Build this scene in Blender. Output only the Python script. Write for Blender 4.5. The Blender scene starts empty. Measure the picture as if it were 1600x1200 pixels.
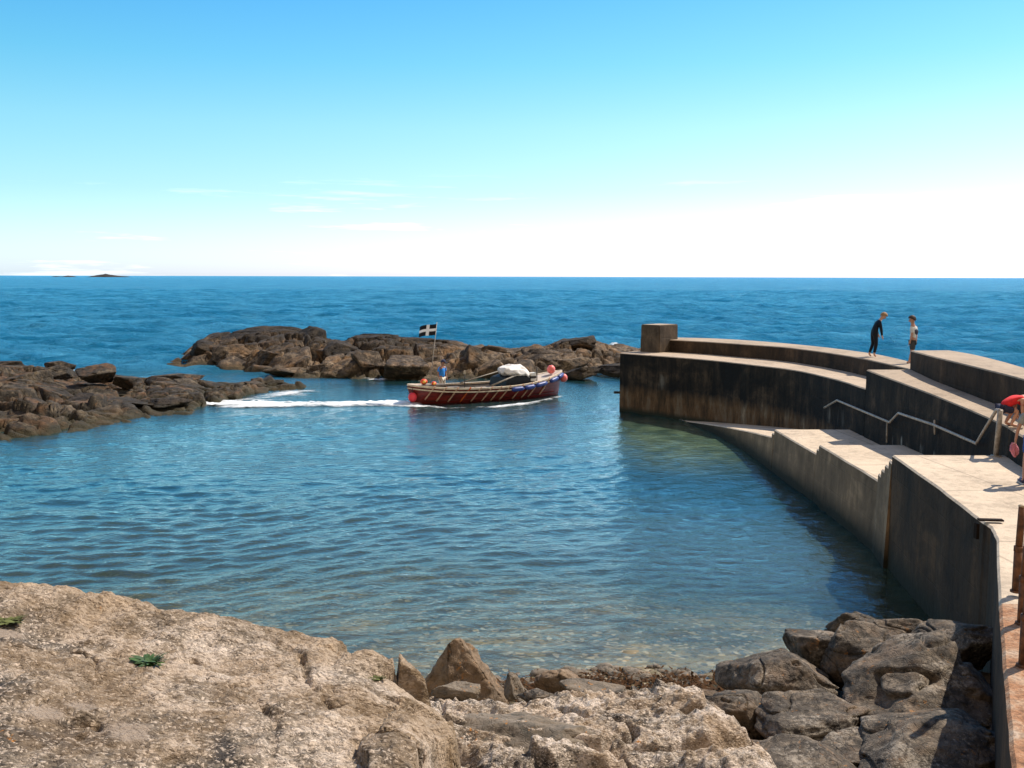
import bpy, bmesh, math, random
import numpy as np
from mathutils import Vector, Matrix
R = math.radians
sc = bpy.context.scene
col = sc.collection

# ------------------------------------------------------------------ camera
CAM_H = 5.7; FPX = 1570.0; PITCH = R(6.11); ROLL = R(0.14)
cam_d = bpy.data.cameras.new("camera"); cam = bpy.data.objects.new("camera", cam_d); col.objects.link(cam)
cam_d.sensor_width = 36; cam_d.lens = 36*FPX/1600; cam_d.clip_end = 60000; cam_d.clip_start = 0.05
cam.location = (0, 0, CAM_H)
cam.rotation_mode = 'XYZ'
_rot = Matrix.Rotation(math.pi/2-PITCH, 4, 'X') @ Matrix.Rotation(ROLL, 4, 'Z')
cam.rotation_euler = _rot.to_euler()
sc.camera = cam
_R3 = _rot.to_3x3()
# ------------------------------------------------------------------ world, sun, exposure
SUN_AZ = R(56); SUN_EL = R(50)
w = bpy.data.worlds.new("World"); sc.world = w; w.use_nodes = True
nt = w.node_tree; bg = nt.nodes['Background']
sky = nt.nodes.new('ShaderNodeTexSky'); sky.sky_type = 'NISHITA'; sky.sun_disc = False
sky.sun_elevation = SUN_EL; sky.sun_rotation = SUN_AZ; sky.air_density = 1.0; sky.dust_density = 0.6; sky.ozone_density = 1.5
hs = nt.nodes.new('ShaderNodeHueSaturation'); hs.inputs['Saturation'].default_value = 1.0
nt.links.new(sky.outputs[0], hs.inputs['Color'])
# thin cirrus low over the sea
tc = nt.nodes.new('ShaderNodeTexCoord'); mp = nt.nodes.new('ShaderNodeMapping'); mp.inputs['Scale'].default_value = (2.4, 2.4, 34); mp.inputs['Rotation'].default_value = (0, R(1.2), 0)
nt.links.new(tc.outputs['Generated'], mp.inputs['Vector'])
nz = nt.nodes.new('ShaderNodeTexNoise'); nz.inputs['Scale'].default_value = 1.7; nz.inputs['Detail'].default_value = 6; nz.inputs['Roughness'].default_value = 0.6
nt.links.new(mp.outputs[0], nz.inputs['Vector'])
cr = nt.nodes.new('ShaderNodeValToRGB'); cr.color_ramp.elements[0].position = 0.57; cr.color_ramp.elements[1].position = 0.74
nt.links.new(nz.outputs['Fac'], cr.inputs[0])
sx = nt.nodes.new('ShaderNodeSeparateXYZ'); nt.links.new(tc.outputs['Generated'], sx.inputs[0])
mr = nt.nodes.new('ShaderNodeMapRange'); mr.inputs['From Min'].default_value = 0.11; mr.inputs['From Max'].default_value = 0.05
nt.links.new(sx.outputs['Z'], mr.inputs['Value'])
ml = nt.nodes.new('ShaderNodeMath'); ml.operation = 'MULTIPLY'; nt.links.new(cr.outputs[0], ml.inputs[0]); nt.links.new(mr.outputs[0], ml.inputs[1])
m2 = nt.nodes.new('ShaderNodeMath'); m2.operation = 'MULTIPLY'; m2.inputs[1].default_value = 0.6; nt.links.new(ml.outputs[0], m2.inputs[0])
mx = nt.nodes.new('ShaderNodeMix'); mx.data_type = 'RGBA'; mx.inputs[7].default_value = (14, 14, 14.5, 1)
# clear maritime air: less dust-yellow at the horizon, deeper blue above, paler towards the sun
gr = nt.nodes.new('ShaderNodeValToRGB'); els = gr.color_ramp.elements
GR = [(0.0, (1.62, 1.80, 2.45)), (0.02, (1.48, 1.64, 2.2)), (0.082, (1.08, 1.42, 1.50)), (0.142, (0.92, 1.44, 1.36)), (0.20, (0.62, 1.36, 1.38)), (0.253, (0.48, 1.26, 1.45)), (0.5, (0.42, 1.15, 1.60)), (1.0, (0.36, 1.0, 1.5))]
while len(els) < len(GR): els.new(0.5)
for el, (p_, c_) in zip(els, GR): el.position = p_; el.color = tuple(q/2.5 for q in c_)+(1,)
nt.links.new(sx.outputs['Z'], gr.inputs[0])
az = nt.nodes.new('ShaderNodeMapRange'); az.inputs['From Min'].default_value = -0.5; az.inputs['From Max'].default_value = 0.5; nt.links.new(sx.outputs['X'], az.inputs['Value'])
azm = nt.nodes.new('ShaderNodeMix'); azm.data_type = 'RGBA'; azm.inputs[6].default_value = (0.85, 0.95, 1.0, 1); azm.inputs[7].default_value = (1.12, 0.90, 0.98, 1); nt.links.new(az.outputs[0], azm.inputs[0])
v1 = nt.nodes.new('ShaderNodeVectorMath'); v1.operation = 'MULTIPLY'; nt.links.new(hs.outputs[0], v1.inputs[0]); nt.links.new(gr.outputs[0], v1.inputs[1])
v2 = nt.nodes.new('ShaderNodeVectorMath'); v2.operation = 'MULTIPLY'; nt.links.new(v1.outputs[0], v2.inputs[0]); nt.links.new(azm.outputs[2], v2.inputs[1])
v3 = nt.nodes.new('ShaderNodeVectorMath'); v3.operation = 'SCALE'; v3.inputs['Scale'].default_value = 2.5/1.23; nt.links.new(v2.outputs[0], v3.inputs[0])
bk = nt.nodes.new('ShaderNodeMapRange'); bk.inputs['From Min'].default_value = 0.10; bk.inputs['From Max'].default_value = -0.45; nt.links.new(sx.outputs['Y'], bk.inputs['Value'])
back_fill = nt.nodes.new('ShaderNodeMix'); back_fill.data_type = 'RGBA'; back_fill.inputs[7].default_value = (4.6, 3.9, 3.1, 1); nt.links.new(bk.outputs[0], back_fill.inputs[0]); nt.links.new(v3.outputs[0], back_fill.inputs[6])  # unseen sky behind the camera, tinted warm as added fill for shaded faces
nt.links.new(m2.outputs[0], mx.inputs[0]); nt.links.new(back_fill.outputs[2], mx.inputs[6])
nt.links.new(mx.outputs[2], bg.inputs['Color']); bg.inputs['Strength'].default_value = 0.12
sun_d = bpy.data.lights.new("sun", 'SUN'); sun_d.energy = 5.0; sun_d.angle = R(0.5); sun_d.color = (1.0, 0.90, 0.76)
sun = bpy.data.objects.new("sun", sun_d); col.objects.link(sun)
sv = Vector((math.sin(SUN_AZ)*math.cos(SUN_EL), math.cos(SUN_AZ)*math.cos(SUN_EL), math.sin(SUN_EL)))
sun.rotation_euler = sv.to_track_quat('Z', 'Y').to_euler()
sun.location = (30, 10, 40)
vs = sc.view_settings; vs.view_transform = 'Standard'; vs.look = 'None'; vs.exposure = 0.38; vs.gamma = 1.0; vs.use_curve_mapping = False
sc.cycles.max_bounces = 8; sc.cycles.transparent_max_bounces = 12

# ------------------------------------------------------------------ helpers
def ray(px, py):
    d = _R3 @ Vector(((px-800)/FPX, -(py-600)/FPX, -1.0))
    return d
def U(px, py, z):                     # photo pixel on the level z -> world point
    d = ray(px, py); t = (z-CAM_H)/d.z
    return (d.x*t, d.y*t, z)
def UD(px, py, y):                    # photo pixel at ground distance y
    d = ray(px, py); t = y/d.y
    return (d.x*t, y, CAM_H+d.z*t)
def tag(o, label=None, cat=None, group=None, kind=None):
    if label: o['label'] = label
    if cat: o['category'] = cat
    if group: o['group'] = group
    if kind: o['kind'] = kind
    return o
def empty(name, loc=(0, 0, 0), rz=0, parent=None):
    o = bpy.data.objects.new(name, None); col.objects.link(o); o.location = loc; o.rotation_euler = (0, 0, rz)
    o.empty_display_size = 0.2
    if parent: o.parent = parent
    return o
def mesh_obj(name, verts, faces, mats, parent=None, smooth=False, mat_idx=None, loc=None):
    me = bpy.data.meshes.new(name)
    if isinstance(verts, np.ndarray) and isinstance(faces, np.ndarray):
        n, f = len(verts), len(faces); k = faces.shape[1]
        me.vertices.add(n); me.vertices.foreach_set('co', verts.astype(np.float32).ravel())
        me.loops.add(f*k); me.loops.foreach_set('vertex_index', faces.astype(np.int32).ravel())
        me.polygons.add(f); me.polygons.foreach_set('loop_start', np.arange(0, f*k, k, dtype=np.int32))
        me.update(calc_edges=True); me.validate()
    else:
        me.from_pydata([tuple(v) for v in verts], [], [tuple(f) for f in faces])
    if not isinstance(mats, (list, tuple)): mats = [mats]
    for m in mats: me.materials.append(m)
    if mat_idx is not None: me.polygons.foreach_set('material_index', np.asarray(mat_idx, dtype=np.int32))
    if smooth: me.polygons.foreach_set('use_smooth', np.ones(len(me.polygons), dtype=bool))
    me.update()
    o = bpy.data.objects.new(name, me); col.objects.link(o)
    if parent: o.parent = parent
    if loc is not None: o.location = loc
    return o
def bm_obj(name, bm, mats, parent=None, smooth=False, loc=None):
    bmesh.ops.recalc_face_normals(bm, faces=bm.faces[:])
    me = bpy.data.meshes.new(name); bm.to_mesh(me); bm.free()
    if not isinstance(mats, (list, tuple)): mats = [mats]
    for m in mats: me.materials.append(m)
    if smooth: me.polygons.foreach_set('use_smooth', np.ones(len(me.polygons), dtype=bool))
    o = bpy.data.objects.new(name, me); col.objects.link(o)
    if parent: o.parent = parent
    if loc is not None: o.location = loc
    return o
def add_box(bm, c, s, rot=None, bev=0.0):
    b = bmesh.new(); bmesh.ops.create_cube(b, size=1)
    bmesh.ops.scale(b, vec=s, verts=b.verts)
    if bev: bmesh.ops.bevel(b, geom=b.edges[:], offset=bev, segments=2, affect='EDGES')
    M4 = Matrix.Translation(c) @ (rot.to_4x4() if rot else Matrix.Identity(4))
    bmesh.ops.transform(b, matrix=M4, verts=b.verts)
    me = bpy.data.meshes.new('t'); b.to_mesh(me); b.free(); bm.from_mesh(me); bpy.data.meshes.remove(me)
def add_tube(bm, pts, r, seg=8, cap=True):
    pts = [Vector(p) for p in pts]; n = len(pts)
    rr = r if isinstance(r, (list, tuple)) else [r]*n
    rings = []; up = Vector((0, 0, 1)); prev = None
    for i, p in enumerate(pts):
        t = (pts[min(i+1, n-1)]-pts[max(i-1, 0)]).normalized()
        if prev is None:
            a = t.cross(up)
            if a.length < 0.1: a = t.cross(Vector((1, 0, 0)))
        else: a = prev - t*prev.dot(t)
        a.normalize(); b = t.cross(a); prev = a
        rings.append([bm.verts.new(p+(a*math.cos(2*math.pi*k/seg)+b*math.sin(2*math.pi*k/seg))*rr[i]) for k in range(seg)])
    for i in range(n-1):
        for k in range(seg):
            bm.faces.new((rings[i][k], rings[i][(k+1) % seg], rings[i+1][(k+1) % seg], rings[i+1][k]))
    if cap: bm.faces.new(rings[0][::-1]); bm.faces.new(rings[-1])
def add_ball(bm, c, r, u=12, v=8, sc_=(1, 1, 1)):
    b = bmesh.new(); bmesh.ops.create_uvsphere(b, u_segments=u, v_segments=v, radius=r)
    bmesh.ops.scale(b, vec=sc_, verts=b.verts); bmesh.ops.translate(b, vec=c, verts=b.verts)
    me = bpy.data.meshes.new('t'); b.to_mesh(me); b.free(); bm.from_mesh(me); bpy.data.meshes.remove(me)

# ------------------------------------------------------------------ numpy noise
def _h(ix, iy, iz, s):
    n = (ix.astype(np.int64)*374761393 + iy.astype(np.int64)*668265263 + iz.astype(np.int64)*2147483647 + s*1274126177) & 0xffffffff
    n = ((n ^ (n >> 13))*1274126177) & 0xffffffff
    n = ((n ^ (n >> 16))*2246822519) & 0xffffffff
    return ((n ^ (n >> 15)) & 0xffffff)/float(0xffffff)
def vnoise(x, y, z=None, s=0):
    if z is None: z = np.zeros_like(x)
    ix, iy, iz = np.floor(x), np.floor(y), np.floor(z); fx, fy, fz = x-ix, y-iy, z-iz
    fx = fx*fx*fx*(fx*(fx*6-15)+10); fy = fy*fy*fy*(fy*(fy*6-15)+10); fz = fz*fz*fz*(fz*(fz*6-15)+10)
    ix, iy, iz = ix.astype(np.int64), iy.astype(np.int64), iz.astype(np.int64)
    r = 0
    for a in (0, 1):
        for b in (0, 1):
            for c in (0, 1):
                r = r + _h(ix+a, iy+b, iz+c, s)*(fx if a else 1-fx)*(fy if b else 1-fy)*(fz if c else 1-fz)
    return r*2-1
def fbm(x, y, z=None, o=4, s=0, g=0.5, l=2.03):
    if z is None: z = np.zeros_like(x)
    r = 0; a = 1; f = 1
    for i in range(o):
        r = r+a*vnoise(x*f+i*17.3, y*f-i*9.1, z*f+i*3.7, s+i); a *= g; f *= l
    return r
def ridged(x, y, z=None, o=4, s=0):
    if z is None: z = np.zeros_like(x)
    r = 0; a = 1; f = 1
    for i in range(o):
        r = r+a*(1-2*np.abs(vnoise(x*f+i*7.3, y*f-i*5.1, z*f, s+i))); a *= .5; f *= 2.1
    return r
def cells2(x, y, s=0):
    """tilted-plate noise: returns (plate height, f2-f1)"""
    ix, iy = np.floor(x).astype(np.int64), np.floor(y).astype(np.int64); z0 = np.zeros_like(ix)
    d1 = np.full(x.shape, 9.); d2 = np.full(x.shape, 9.); hh = np.zeros(x.shape)
    for a in (-1, 0, 1):
        for b in (-1, 0, 1):
            cx, cy = ix+a, iy+b
            qx = cx+0.15+.7*_h(cx, cy, z0, s); qy = cy+0.15+.7*_h(cx, cy, z0, s+1)
            dx, dy = x-qx, y-qy; d = np.sqrt(dx*dx+dy*dy)
            h = (_h(cx, cy, z0, s+2)-.5) + dx*(_h(cx, cy, z0, s+3)-.5)*1.5 + dy*(_h(cx, cy, z0, s+4)-.5)*1.5
            m = d < d1
            d2 = np.where(m, d1, np.minimum(d2, d)); hh = np.where(m, h, hh); d1 = np.where(m, d, d1)
    return hh, d2-d1
def sstep(a, b, x):
    t = np.clip((x-a)/(b-a), 0, 1); return t*t*(3-2*t)
def inpoly(x, y, P):
    r = np.zeros(x.shape, bool); n = len(P)
    for i in range(n):
        x1, y1 = P[i][:2]; x2, y2 = P[(i+1) % n][:2]
        c = ((y1 > y) != (y2 > y)) & (x < (x2-x1)*(y-y1)/((y2-y1) if y2 != y1 else 1e-9)+x1)
        r ^= c
    return r
def sdist(x, y, P, closed=True):
    d = np.full(x.shape, 1e9); n = len(P)
    for i in range(n if closed else n-1):
        x1, y1 = P[i][:2]; x2, y2 = P[(i+1) % n][:2]
        vx, vy = x2-x1, y2-y1; L = vx*vx+vy*vy+1e-12
        t = np.clip(((x-x1)*vx+(y-y1)*vy)/L, 0, 1)
        d = np.minimum(d, np.hypot(x-x1-t*vx, y-y1-t*vy))
    if closed: d = np.where(inpoly(x, y, P), -d, d)
    return d
def grid_faces(nr, nc):
    i = np.arange(nr*nc).reshape(nr, nc)
    return np.stack([i[:-1, :-1].ravel(), i[:-1, 1:].ravel(), i[1:, 1:].ravel(), i[1:, :-1].ravel()], 1)
def heightfield(name, X, Y, Z, mat, keep=None, parent=None, smooth=True):
    V = np.stack([X.ravel(), Y.ravel(), Z.ravel()], 1); F = grid_faces(*X.shape)
    if keep is not None:
        k = keep.ravel(); F = F[k[F].all(1)]
        used = np.zeros(len(V), bool); used[F.ravel()] = True
        mp_ = np.cumsum(used)-1; V = V[used]; F = mp_[F]
    return mesh_obj(name, V, F, mat, parent, smooth)

# ------------------------------------------------------------------ materials
class NT:
    def __init__(s, name):
        s.m = bpy.data.materials.new(name); s.m.use_nodes = True; s.t = s.m.node_tree
        s.b = s.t.nodes['Principled BSDF']; s.out = s.t.nodes['Material Output']
    def n(s, ty, **k):
        x = s.t.nodes.new('ShaderNode'+ty)
        for a, v in k.items(): setattr(x, a, v)
        return x
    def l(s, a, b): s.t.links.new(a, b)
    def coord(s, kind='Object', scale=(1, 1, 1), rot=(0, 0, 0)):
        if kind == 'Position': o = s.n('NewGeometry').outputs['Position']
        else: o = s.n('TexCoord').outputs[kind]
        m = s.n('Mapping'); m.inputs['Scale'].default_value = scale; m.inputs['Rotation'].default_value = rot
        s.l(o, m.inputs[0]); return m.outputs[0]
    def noise(s, v, sc_, det=4, ro=0.55, dist=0):
        x = s.n('TexNoise'); x.inputs['Scale'].default_value = sc_; x.inputs['Detail'].default_value = det
        x.inputs['Roughness'].default_value = ro; x.inputs['Distortion'].default_value = dist; s.l(v, x.inputs['Vector']); return x.outputs['Fac']
    def voro(s, v, sc_, feat='F1', out='Distance', rnd=1):
        x = s.n('TexVoronoi', feature=feat); x.inputs['Scale'].default_value = sc_; x.inputs['Randomness'].default_value = rnd; s.l(v, x.inputs['Vector']); return x.outputs[out]
    def ramp(s, f, pts):
        x = s.n('ValToRGB'); e = x.color_ramp.elements
        while len(e) < len(pts): e.new(0.5)
        for el, (p, c) in zip(e, pts):
            el.position = p; el.color = (c, c, c, 1) if not isinstance(c, tuple) else (*c, 1)
        s.l(f, x.inputs[0]); return x.outputs[0]
    def mix(s, f, a, b, blend='MIX'):
        x = s.n('Mix', data_type='RGBA', blend_type=blend)
        for v, i in ((f, 0), (a, 6), (b, 7)):
            if isinstance(v, (int, float)): x.inputs[i].default_value = v
            elif isinstance(v, tuple): x.inputs[i].default_value = (*v, 1)
            else: s.l(v, x.inputs[i])
        return x.outputs[2]
    def math(s, op, a, b=0.5, c=None, clamp=False):
        x = s.n('Math', operation=op, use_clamp=clamp)
        for v, i in ((a, 0), (b, 1), (c, 2)):
            if v is None: continue
            if isinstance(v, (int, float)): x.inputs[i].default_value = v
            else: s.l(v, x.inputs[i])
        return x.outputs[0]
    def mr(s, v, a, b, c=0, d=1):
        x = s.n('MapRange'); s.l(v, x.inputs[0])
        for i, q in enumerate((a, b, c, d)): x.inputs[i+1].default_value = q
        return x.outputs[0]
    def bump(s, h, st=0.5, dist=0.02, nrm=None):
        x = s.n('Bump'); x.inputs['Strength'].default_value = st; x.inputs['Distance'].default_value = dist; s.l(h, x.inputs['Height'])
        if nrm: s.l(nrm, x.inputs['Normal'])
        return x.outputs[0]
    def sep(s, v):
        x = s.n('SeparateXYZ'); s.l(v, x.inputs[0]); return x.outputs
    def done(s, colr=None, rough=0.85, nrm=None, spec=0.3):
        if colr is not None:
            if isinstance(colr, tuple): s.b.inputs['Base Color'].default_value = (*colr, 1)
            else: s.l(colr, s.b.inputs['Base Color'])
        if isinstance(rough, (int, float)): s.b.inputs['Roughness'].default_value = rough
        else: s.l(rough, s.b.inputs['Roughness'])
        s.b.inputs['Specular IOR Level'].default_value = spec
        if nrm: s.l(nrm, s.b.inputs['Normal'])
        return s.m
def plain(name, c, rough=0.6, var=0.12, scale=8, bump=0.0, spec=0.4):
    s = NT(name); v = s.coord('Object')
    f = s.noise(v, scale, 4)
    d = tuple(x*(1-var*2) for x in c); u = tuple(min(1, x*(1+var)) for x in c)
    nr = s.bump(f, bump, 0.01) if bump else None
    return s.done(s.ramp(f, [(0.3, d), (0.7, u)]), rough, nr, spec)
def rock_mat(name, dark, mid, light, sc_=1.0, lichen=0.0, tide=True, dist=0.05, warm=(.30, .17, .08), black=None):
    s = NT(name); v = s.coord('Position')
    a = s.noise(v, 1.1*sc_, 8, 0.62, 0.6); b = s.noise(v, 5*sc_, 8, 0.65); c = s.noise(v, 26*sc_, 5, 0.6)
    m = s.math('ADD', s.math('MULTIPLY', a, 0.5), s.math('ADD', s.math('MULTIPLY', b, 0.35), s.math('MULTIPLY', c, 0.15)))
    cl = s.ramp(m, [(0.36, dark), (0.50, mid), (0.66, light)])
    wm = s.ramp(s.noise(s.coord('Position', (1, 1, 1.5)), 0.9*sc_, 5, 0.6), [(0.5, 0.0), (0.68, 0.55)])
    cl = s.mix(wm, cl, warm)
    dk = s.ramp(s.noise(v, 2.3*sc_, 7, 0.7, 1.0), [(0.36, 0.8), (0.47, 0.0)])
    cl = s.mix(dk, cl, tuple(q*0.45 for q in dark))
    if lichen:
        lf = s.math('MULTIPLY', s.ramp(s.noise(v, 3.2*sc_, 5, 0.7), [(0.62, 0.0), (0.67, 1.0)]), lichen)
        cl = s.mix(lf, cl, (0.50, 0.20, 0.03))
    if name == 'dark_boulder_rock':
        bn_ = s.ramp(s.math('ADD', s.math('MULTIPLY', s.noise(v, 2.0, 3, 0.5), 0.5), s.math('MULTIPLY', s.noise(v, 22, 5, 0.75), 0.5)), [(0.55, 0.0), (0.62, 0.6)])
        cl = s.mix(bn_, cl, (0.40, 0.34, 0.27))
    if tide:
        z = s.sep(v)[2]
        tf = s.mr(s.math('ADD', z, s.math('MULTIPLY', b, -0.5)), 0.12, -0.15)
        cl = s.mix(s.math('MULTIPLY', tf, 0.75), cl, (0.035, 0.030, 0.014))
    if black:
        bf = s.mr(s.math('ADD', s.sep(v)[2], s.math('MULTIPLY', s.math('SUBTRACT', a, 0.5), 3.0)), black, black+0.35)
        cl = s.mix(s.math('MULTIPLY', bf, 0.8), cl, (0.016, 0.013, 0.010))
    cr_ = s.voro(s.coord('Position', (1, 1, 1.6)), 3.5*sc_, 'DISTANCE_TO_EDGE')
    h = s.math('ADD', s.math('MULTIPLY', b, 1.0), s.math('MULTIPLY', c, 0.35))
    h = s.math('ADD', h, s.math('MULTIPLY', s.ramp(cr_, [(0.0, 0.0), (0.05, 1.0)]), 0.25))
    return s.done(cl, 0.88, s.bump(h, 0.8, dist), 0.25)

MAT = {}
MAT['reef'] = rock_mat('reef_rock', (0.014, 0.010, 0.007), (0.070, 0.050, 0.033), (0.36, 0.26, 0.165), 0.9, 0.0, True, 0.10, black=1.25)
MAT['reef_dark'] = rock_mat('dark_reef_rock', (0.006, 0.005, 0.004), (0.024, 0.018, 0.013), (0.075, 0.055, 0.037), 0.9, 0, True, 0.10, (.09, .06, .03))
MAT['reef_left'] = rock_mat('weedy_reef_rock', (0.012, 0.010, 0.008), (0.038, 0.030, 0.021), (0.18, 0.135, 0.088), 1.0, 0.15, True, 0.08, (.20, .10, .045))
MAT['heap'] = rock_mat('dark_boulder_rock', (0.022, 0.017, 0.012), (0.082, 0.066, 0.050), (0.30, 0.235, 0.17), 2.6, 0.35, False, 0.035, (.23, .155, .10))
MAT['brownrock'] = rock_mat('smooth_brown_rock', (0.06, 0.045, 0.03), (0.20, 0.14, 0.09), (0.32, 0.23, 0.15), 2.4, 0.5, False, 0.02, (.28, .16, .08))
MAT['greyrock'] = rock_mat('grey_brown_rock', (0.07, 0.06, 0.045), (0.17, 0.135, 0.10), (0.27, 0.22, 0.165), 3.2, 0.7, False, 0.02, (.20, .14, .08))

def crust_mat(name, pale, mid, dark, warm, sc_=1.0, z_warm=None):
    """pale shelly conglomerate crust over brown rock"""
    s = NT(name); v = s.coord('Position', (1, 1, 1.3))
    big = s.noise(v, 0.8*sc_, 6, 0.62, 0.4); med = s.noise(v, 3.6*sc_, 8, 0.68, 0.5); fine = s.noise(v, 26*sc_, 6, 0.7, 0.3)
    base = s.ramp(s.math('ADD', s.math('MULTIPLY', big, .45), s.math('MULTIPLY', med, .55)), [(0.40, dark), (0.48, mid), (0.55, pale), (0.66, tuple(min(1, q*1.15) for q in pale))])
    wv = s.n('VectorMath', operation='ADD'); s.l(s.coord('Position', (1, 1, 1)), wv.inputs[0])
    nn = s.n('TexNoise'); nn.inputs['Scale'].default_value = 14*sc_; s.l(v, nn.inputs['Vector'])
    sc2 = s.n('VectorMath', operation='SCALE'); s.l(nn.outputs['Color'], sc2.inputs[0]); sc2.inputs['Scale'].default_value = 0.06/sc_; s.l(sc2.outputs[0], wv.inputs[1])
    vp = s.n('Mapping'); vp.inputs['Scale'].default_value = (1, 1.7, 1.7); vp.inputs['Rotation'].default_value = (0, 0, R(15)); s.l(wv.outputs[0], vp.inputs[0])
    cell = s.n('TexVoronoi'); cell.inputs['Scale'].default_value = 19*sc_; s.l(vp.outputs[0], cell.inputs['Vector'])
    cs = s.sep(cell.outputs['Color'])
    chipL = s.ramp(cs[0], [(0.74, 0.0), (0.86, 1.0)]); chipD = s.ramp(cs[1], [(0.64, 0.0), (0.82, 1.0)])
    inner = s.ramp(cell.outputs['Distance'], [(0.30, 1.0), (0.5, 0.0)])
    base = s.mix(s.math('MULTIPLY', s.math('MULTIPLY', chipL, inner), 0.75), base, tuple(min(1, q*1.3) for q in pale))
    base = s.mix(s.math('MULTIPLY', s.math('MULTIPLY', chipD, inner), 0.75), base, tuple(q*0.7 for q in dark))
    cell2 = s.n('TexVoronoi'); cell2.inputs['Scale'].default_value = 55*sc_; s.l(vp.outputs[0], cell2.inputs['Vector'])
    c2 = s.sep(cell2.outputs['Color'])
    base = s.mix(s.math('MULTIPLY', s.ramp(c2[0], [(0.65, 0.0), (0.8, 1.0)]), 0.5), base, dark)
    base = s.mix(s.math('MULTIPLY', s.ramp(c2[1], [(0.8, 0.0), (0.9, 1.0)]), 0.6), base, tuple(min(1, q*1.35) for q in pale))
    wf = s.ramp(s.noise(v, 1.1*sc_, 6, 0.65), [(0.47, 0.0), (0.62, 0.45)])
    base = s.mix(wf, base, warm)
    lf = s.ramp(s.noise(s.coord('Position', (1, 1, 1), (0, 0, 1)), 2.4*sc_, 6, 0.75), [(0.67, 0.0), (0.71, 0.9)])
    base = s.mix(lf, base, (0.55, 0.22, 0.04))
    base = s.mix(s.math('MULTIPLY', s.n('Attribute', attribute_name='brown_crust').outputs['Fac'], 0.6), base, s.ramp(med, [(0.3, (0.15, 0.10, 0.055)), (0.7, (0.36, 0.245, 0.14))]))
    base = s.mix(s.n('Attribute', attribute_name='cement').outputs['Fac'], base, s.ramp(med, [(0.3, (0.24, 0.18, 0.13)), (0.7, (0.34, 0.265, 0.20))]))
    h = s.math('ADD', s.math('MULTIPLY', med, 0.9), s.math('MULTIPLY', fine, 0.6))
    h = s.math('ADD', h, s.math('MULTIPLY', cell.outputs['Distance'], -0.55))
    h = s.math('ADD', h, s.math('MULTIPLY', cell2.outputs['Distance'], -0.2))
    return s.done(base, 0.92, s.bump(h, 1.0, 0.035/sc_), 0.2)
MAT['slab'] = crust_mat('shelly_slab_rock', (0.51, 0.41, 0.32), (0.205, 0.16, 0.115), (0.055, 0.046, 0.038), (0.27, 0.175, 0.095))
MAT['pale'] = crust_mat('pale_crusted_rock', (0.56, 0.46, 0.37), (0.29, 0.23, 0.17), (0.045, 0.038, 0.032), (0.34, 0.22, 0.12), 1.3)

def conc_top(name, c, joints=None, sc_=1.0):
    s = NT(name); v = s.coord('Position')
    a = s.noise(v, 0.7*sc_, 8, 0.65); b = s.noise(v, 6*sc_, 8, 0.7); d = s.noise(v, 60*sc_, 3, 0.6)
    m = s.math('ADD', s.math('MULTIPLY', a, 0.5), s.math('MULTIPLY', b, 0.5))
    cl = s.ramp(m, [(0.34, tuple(q*0.55 for q in c)), (0.5, c), (0.66, tuple(min(1, q*1.2) for q in c))])
    cl = s.mix(s.ramp(s.noise(v, 2.2*sc_, 6, 0.7, 0.6), [(0.58, 0.0), (0.70, 0.55)]), cl, (0.16, 0.12, 0.09))
    cl = s.mix(s.ramp(d, [(0.35, 0.35), (0.5, 0.0)]), cl, tuple(q*0.4 for q in c))
    h = s.math('ADD', s.math('MULTIPLY', b, 1.0), s.math('MULTIPLY', d, 0.3))
    if joints:
        px_ = s.sep(s.coord('Position', (1, 1, 1), (0, 0, R(-4))))
        jf = None
        for ax, per in ((0, joints[0]), (1, joints[1])):
            fr = s.math('PINGPONG', px_[ax], per/2)
            lf = s.ramp(s.math('DIVIDE', fr, per/2), [(0.0, 1.0), (0.03, 0.0)])
            jf = lf if jf is None else s.math('MAXIMUM', jf, lf)
        cl = s.mix(s.math('MULTIPLY', jf, 0.45), cl, (0.10, 0.075, 0.055))
    return s.done(cl, 0.9, s.bump(h, 0.5, 0.02), 0.2)
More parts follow.
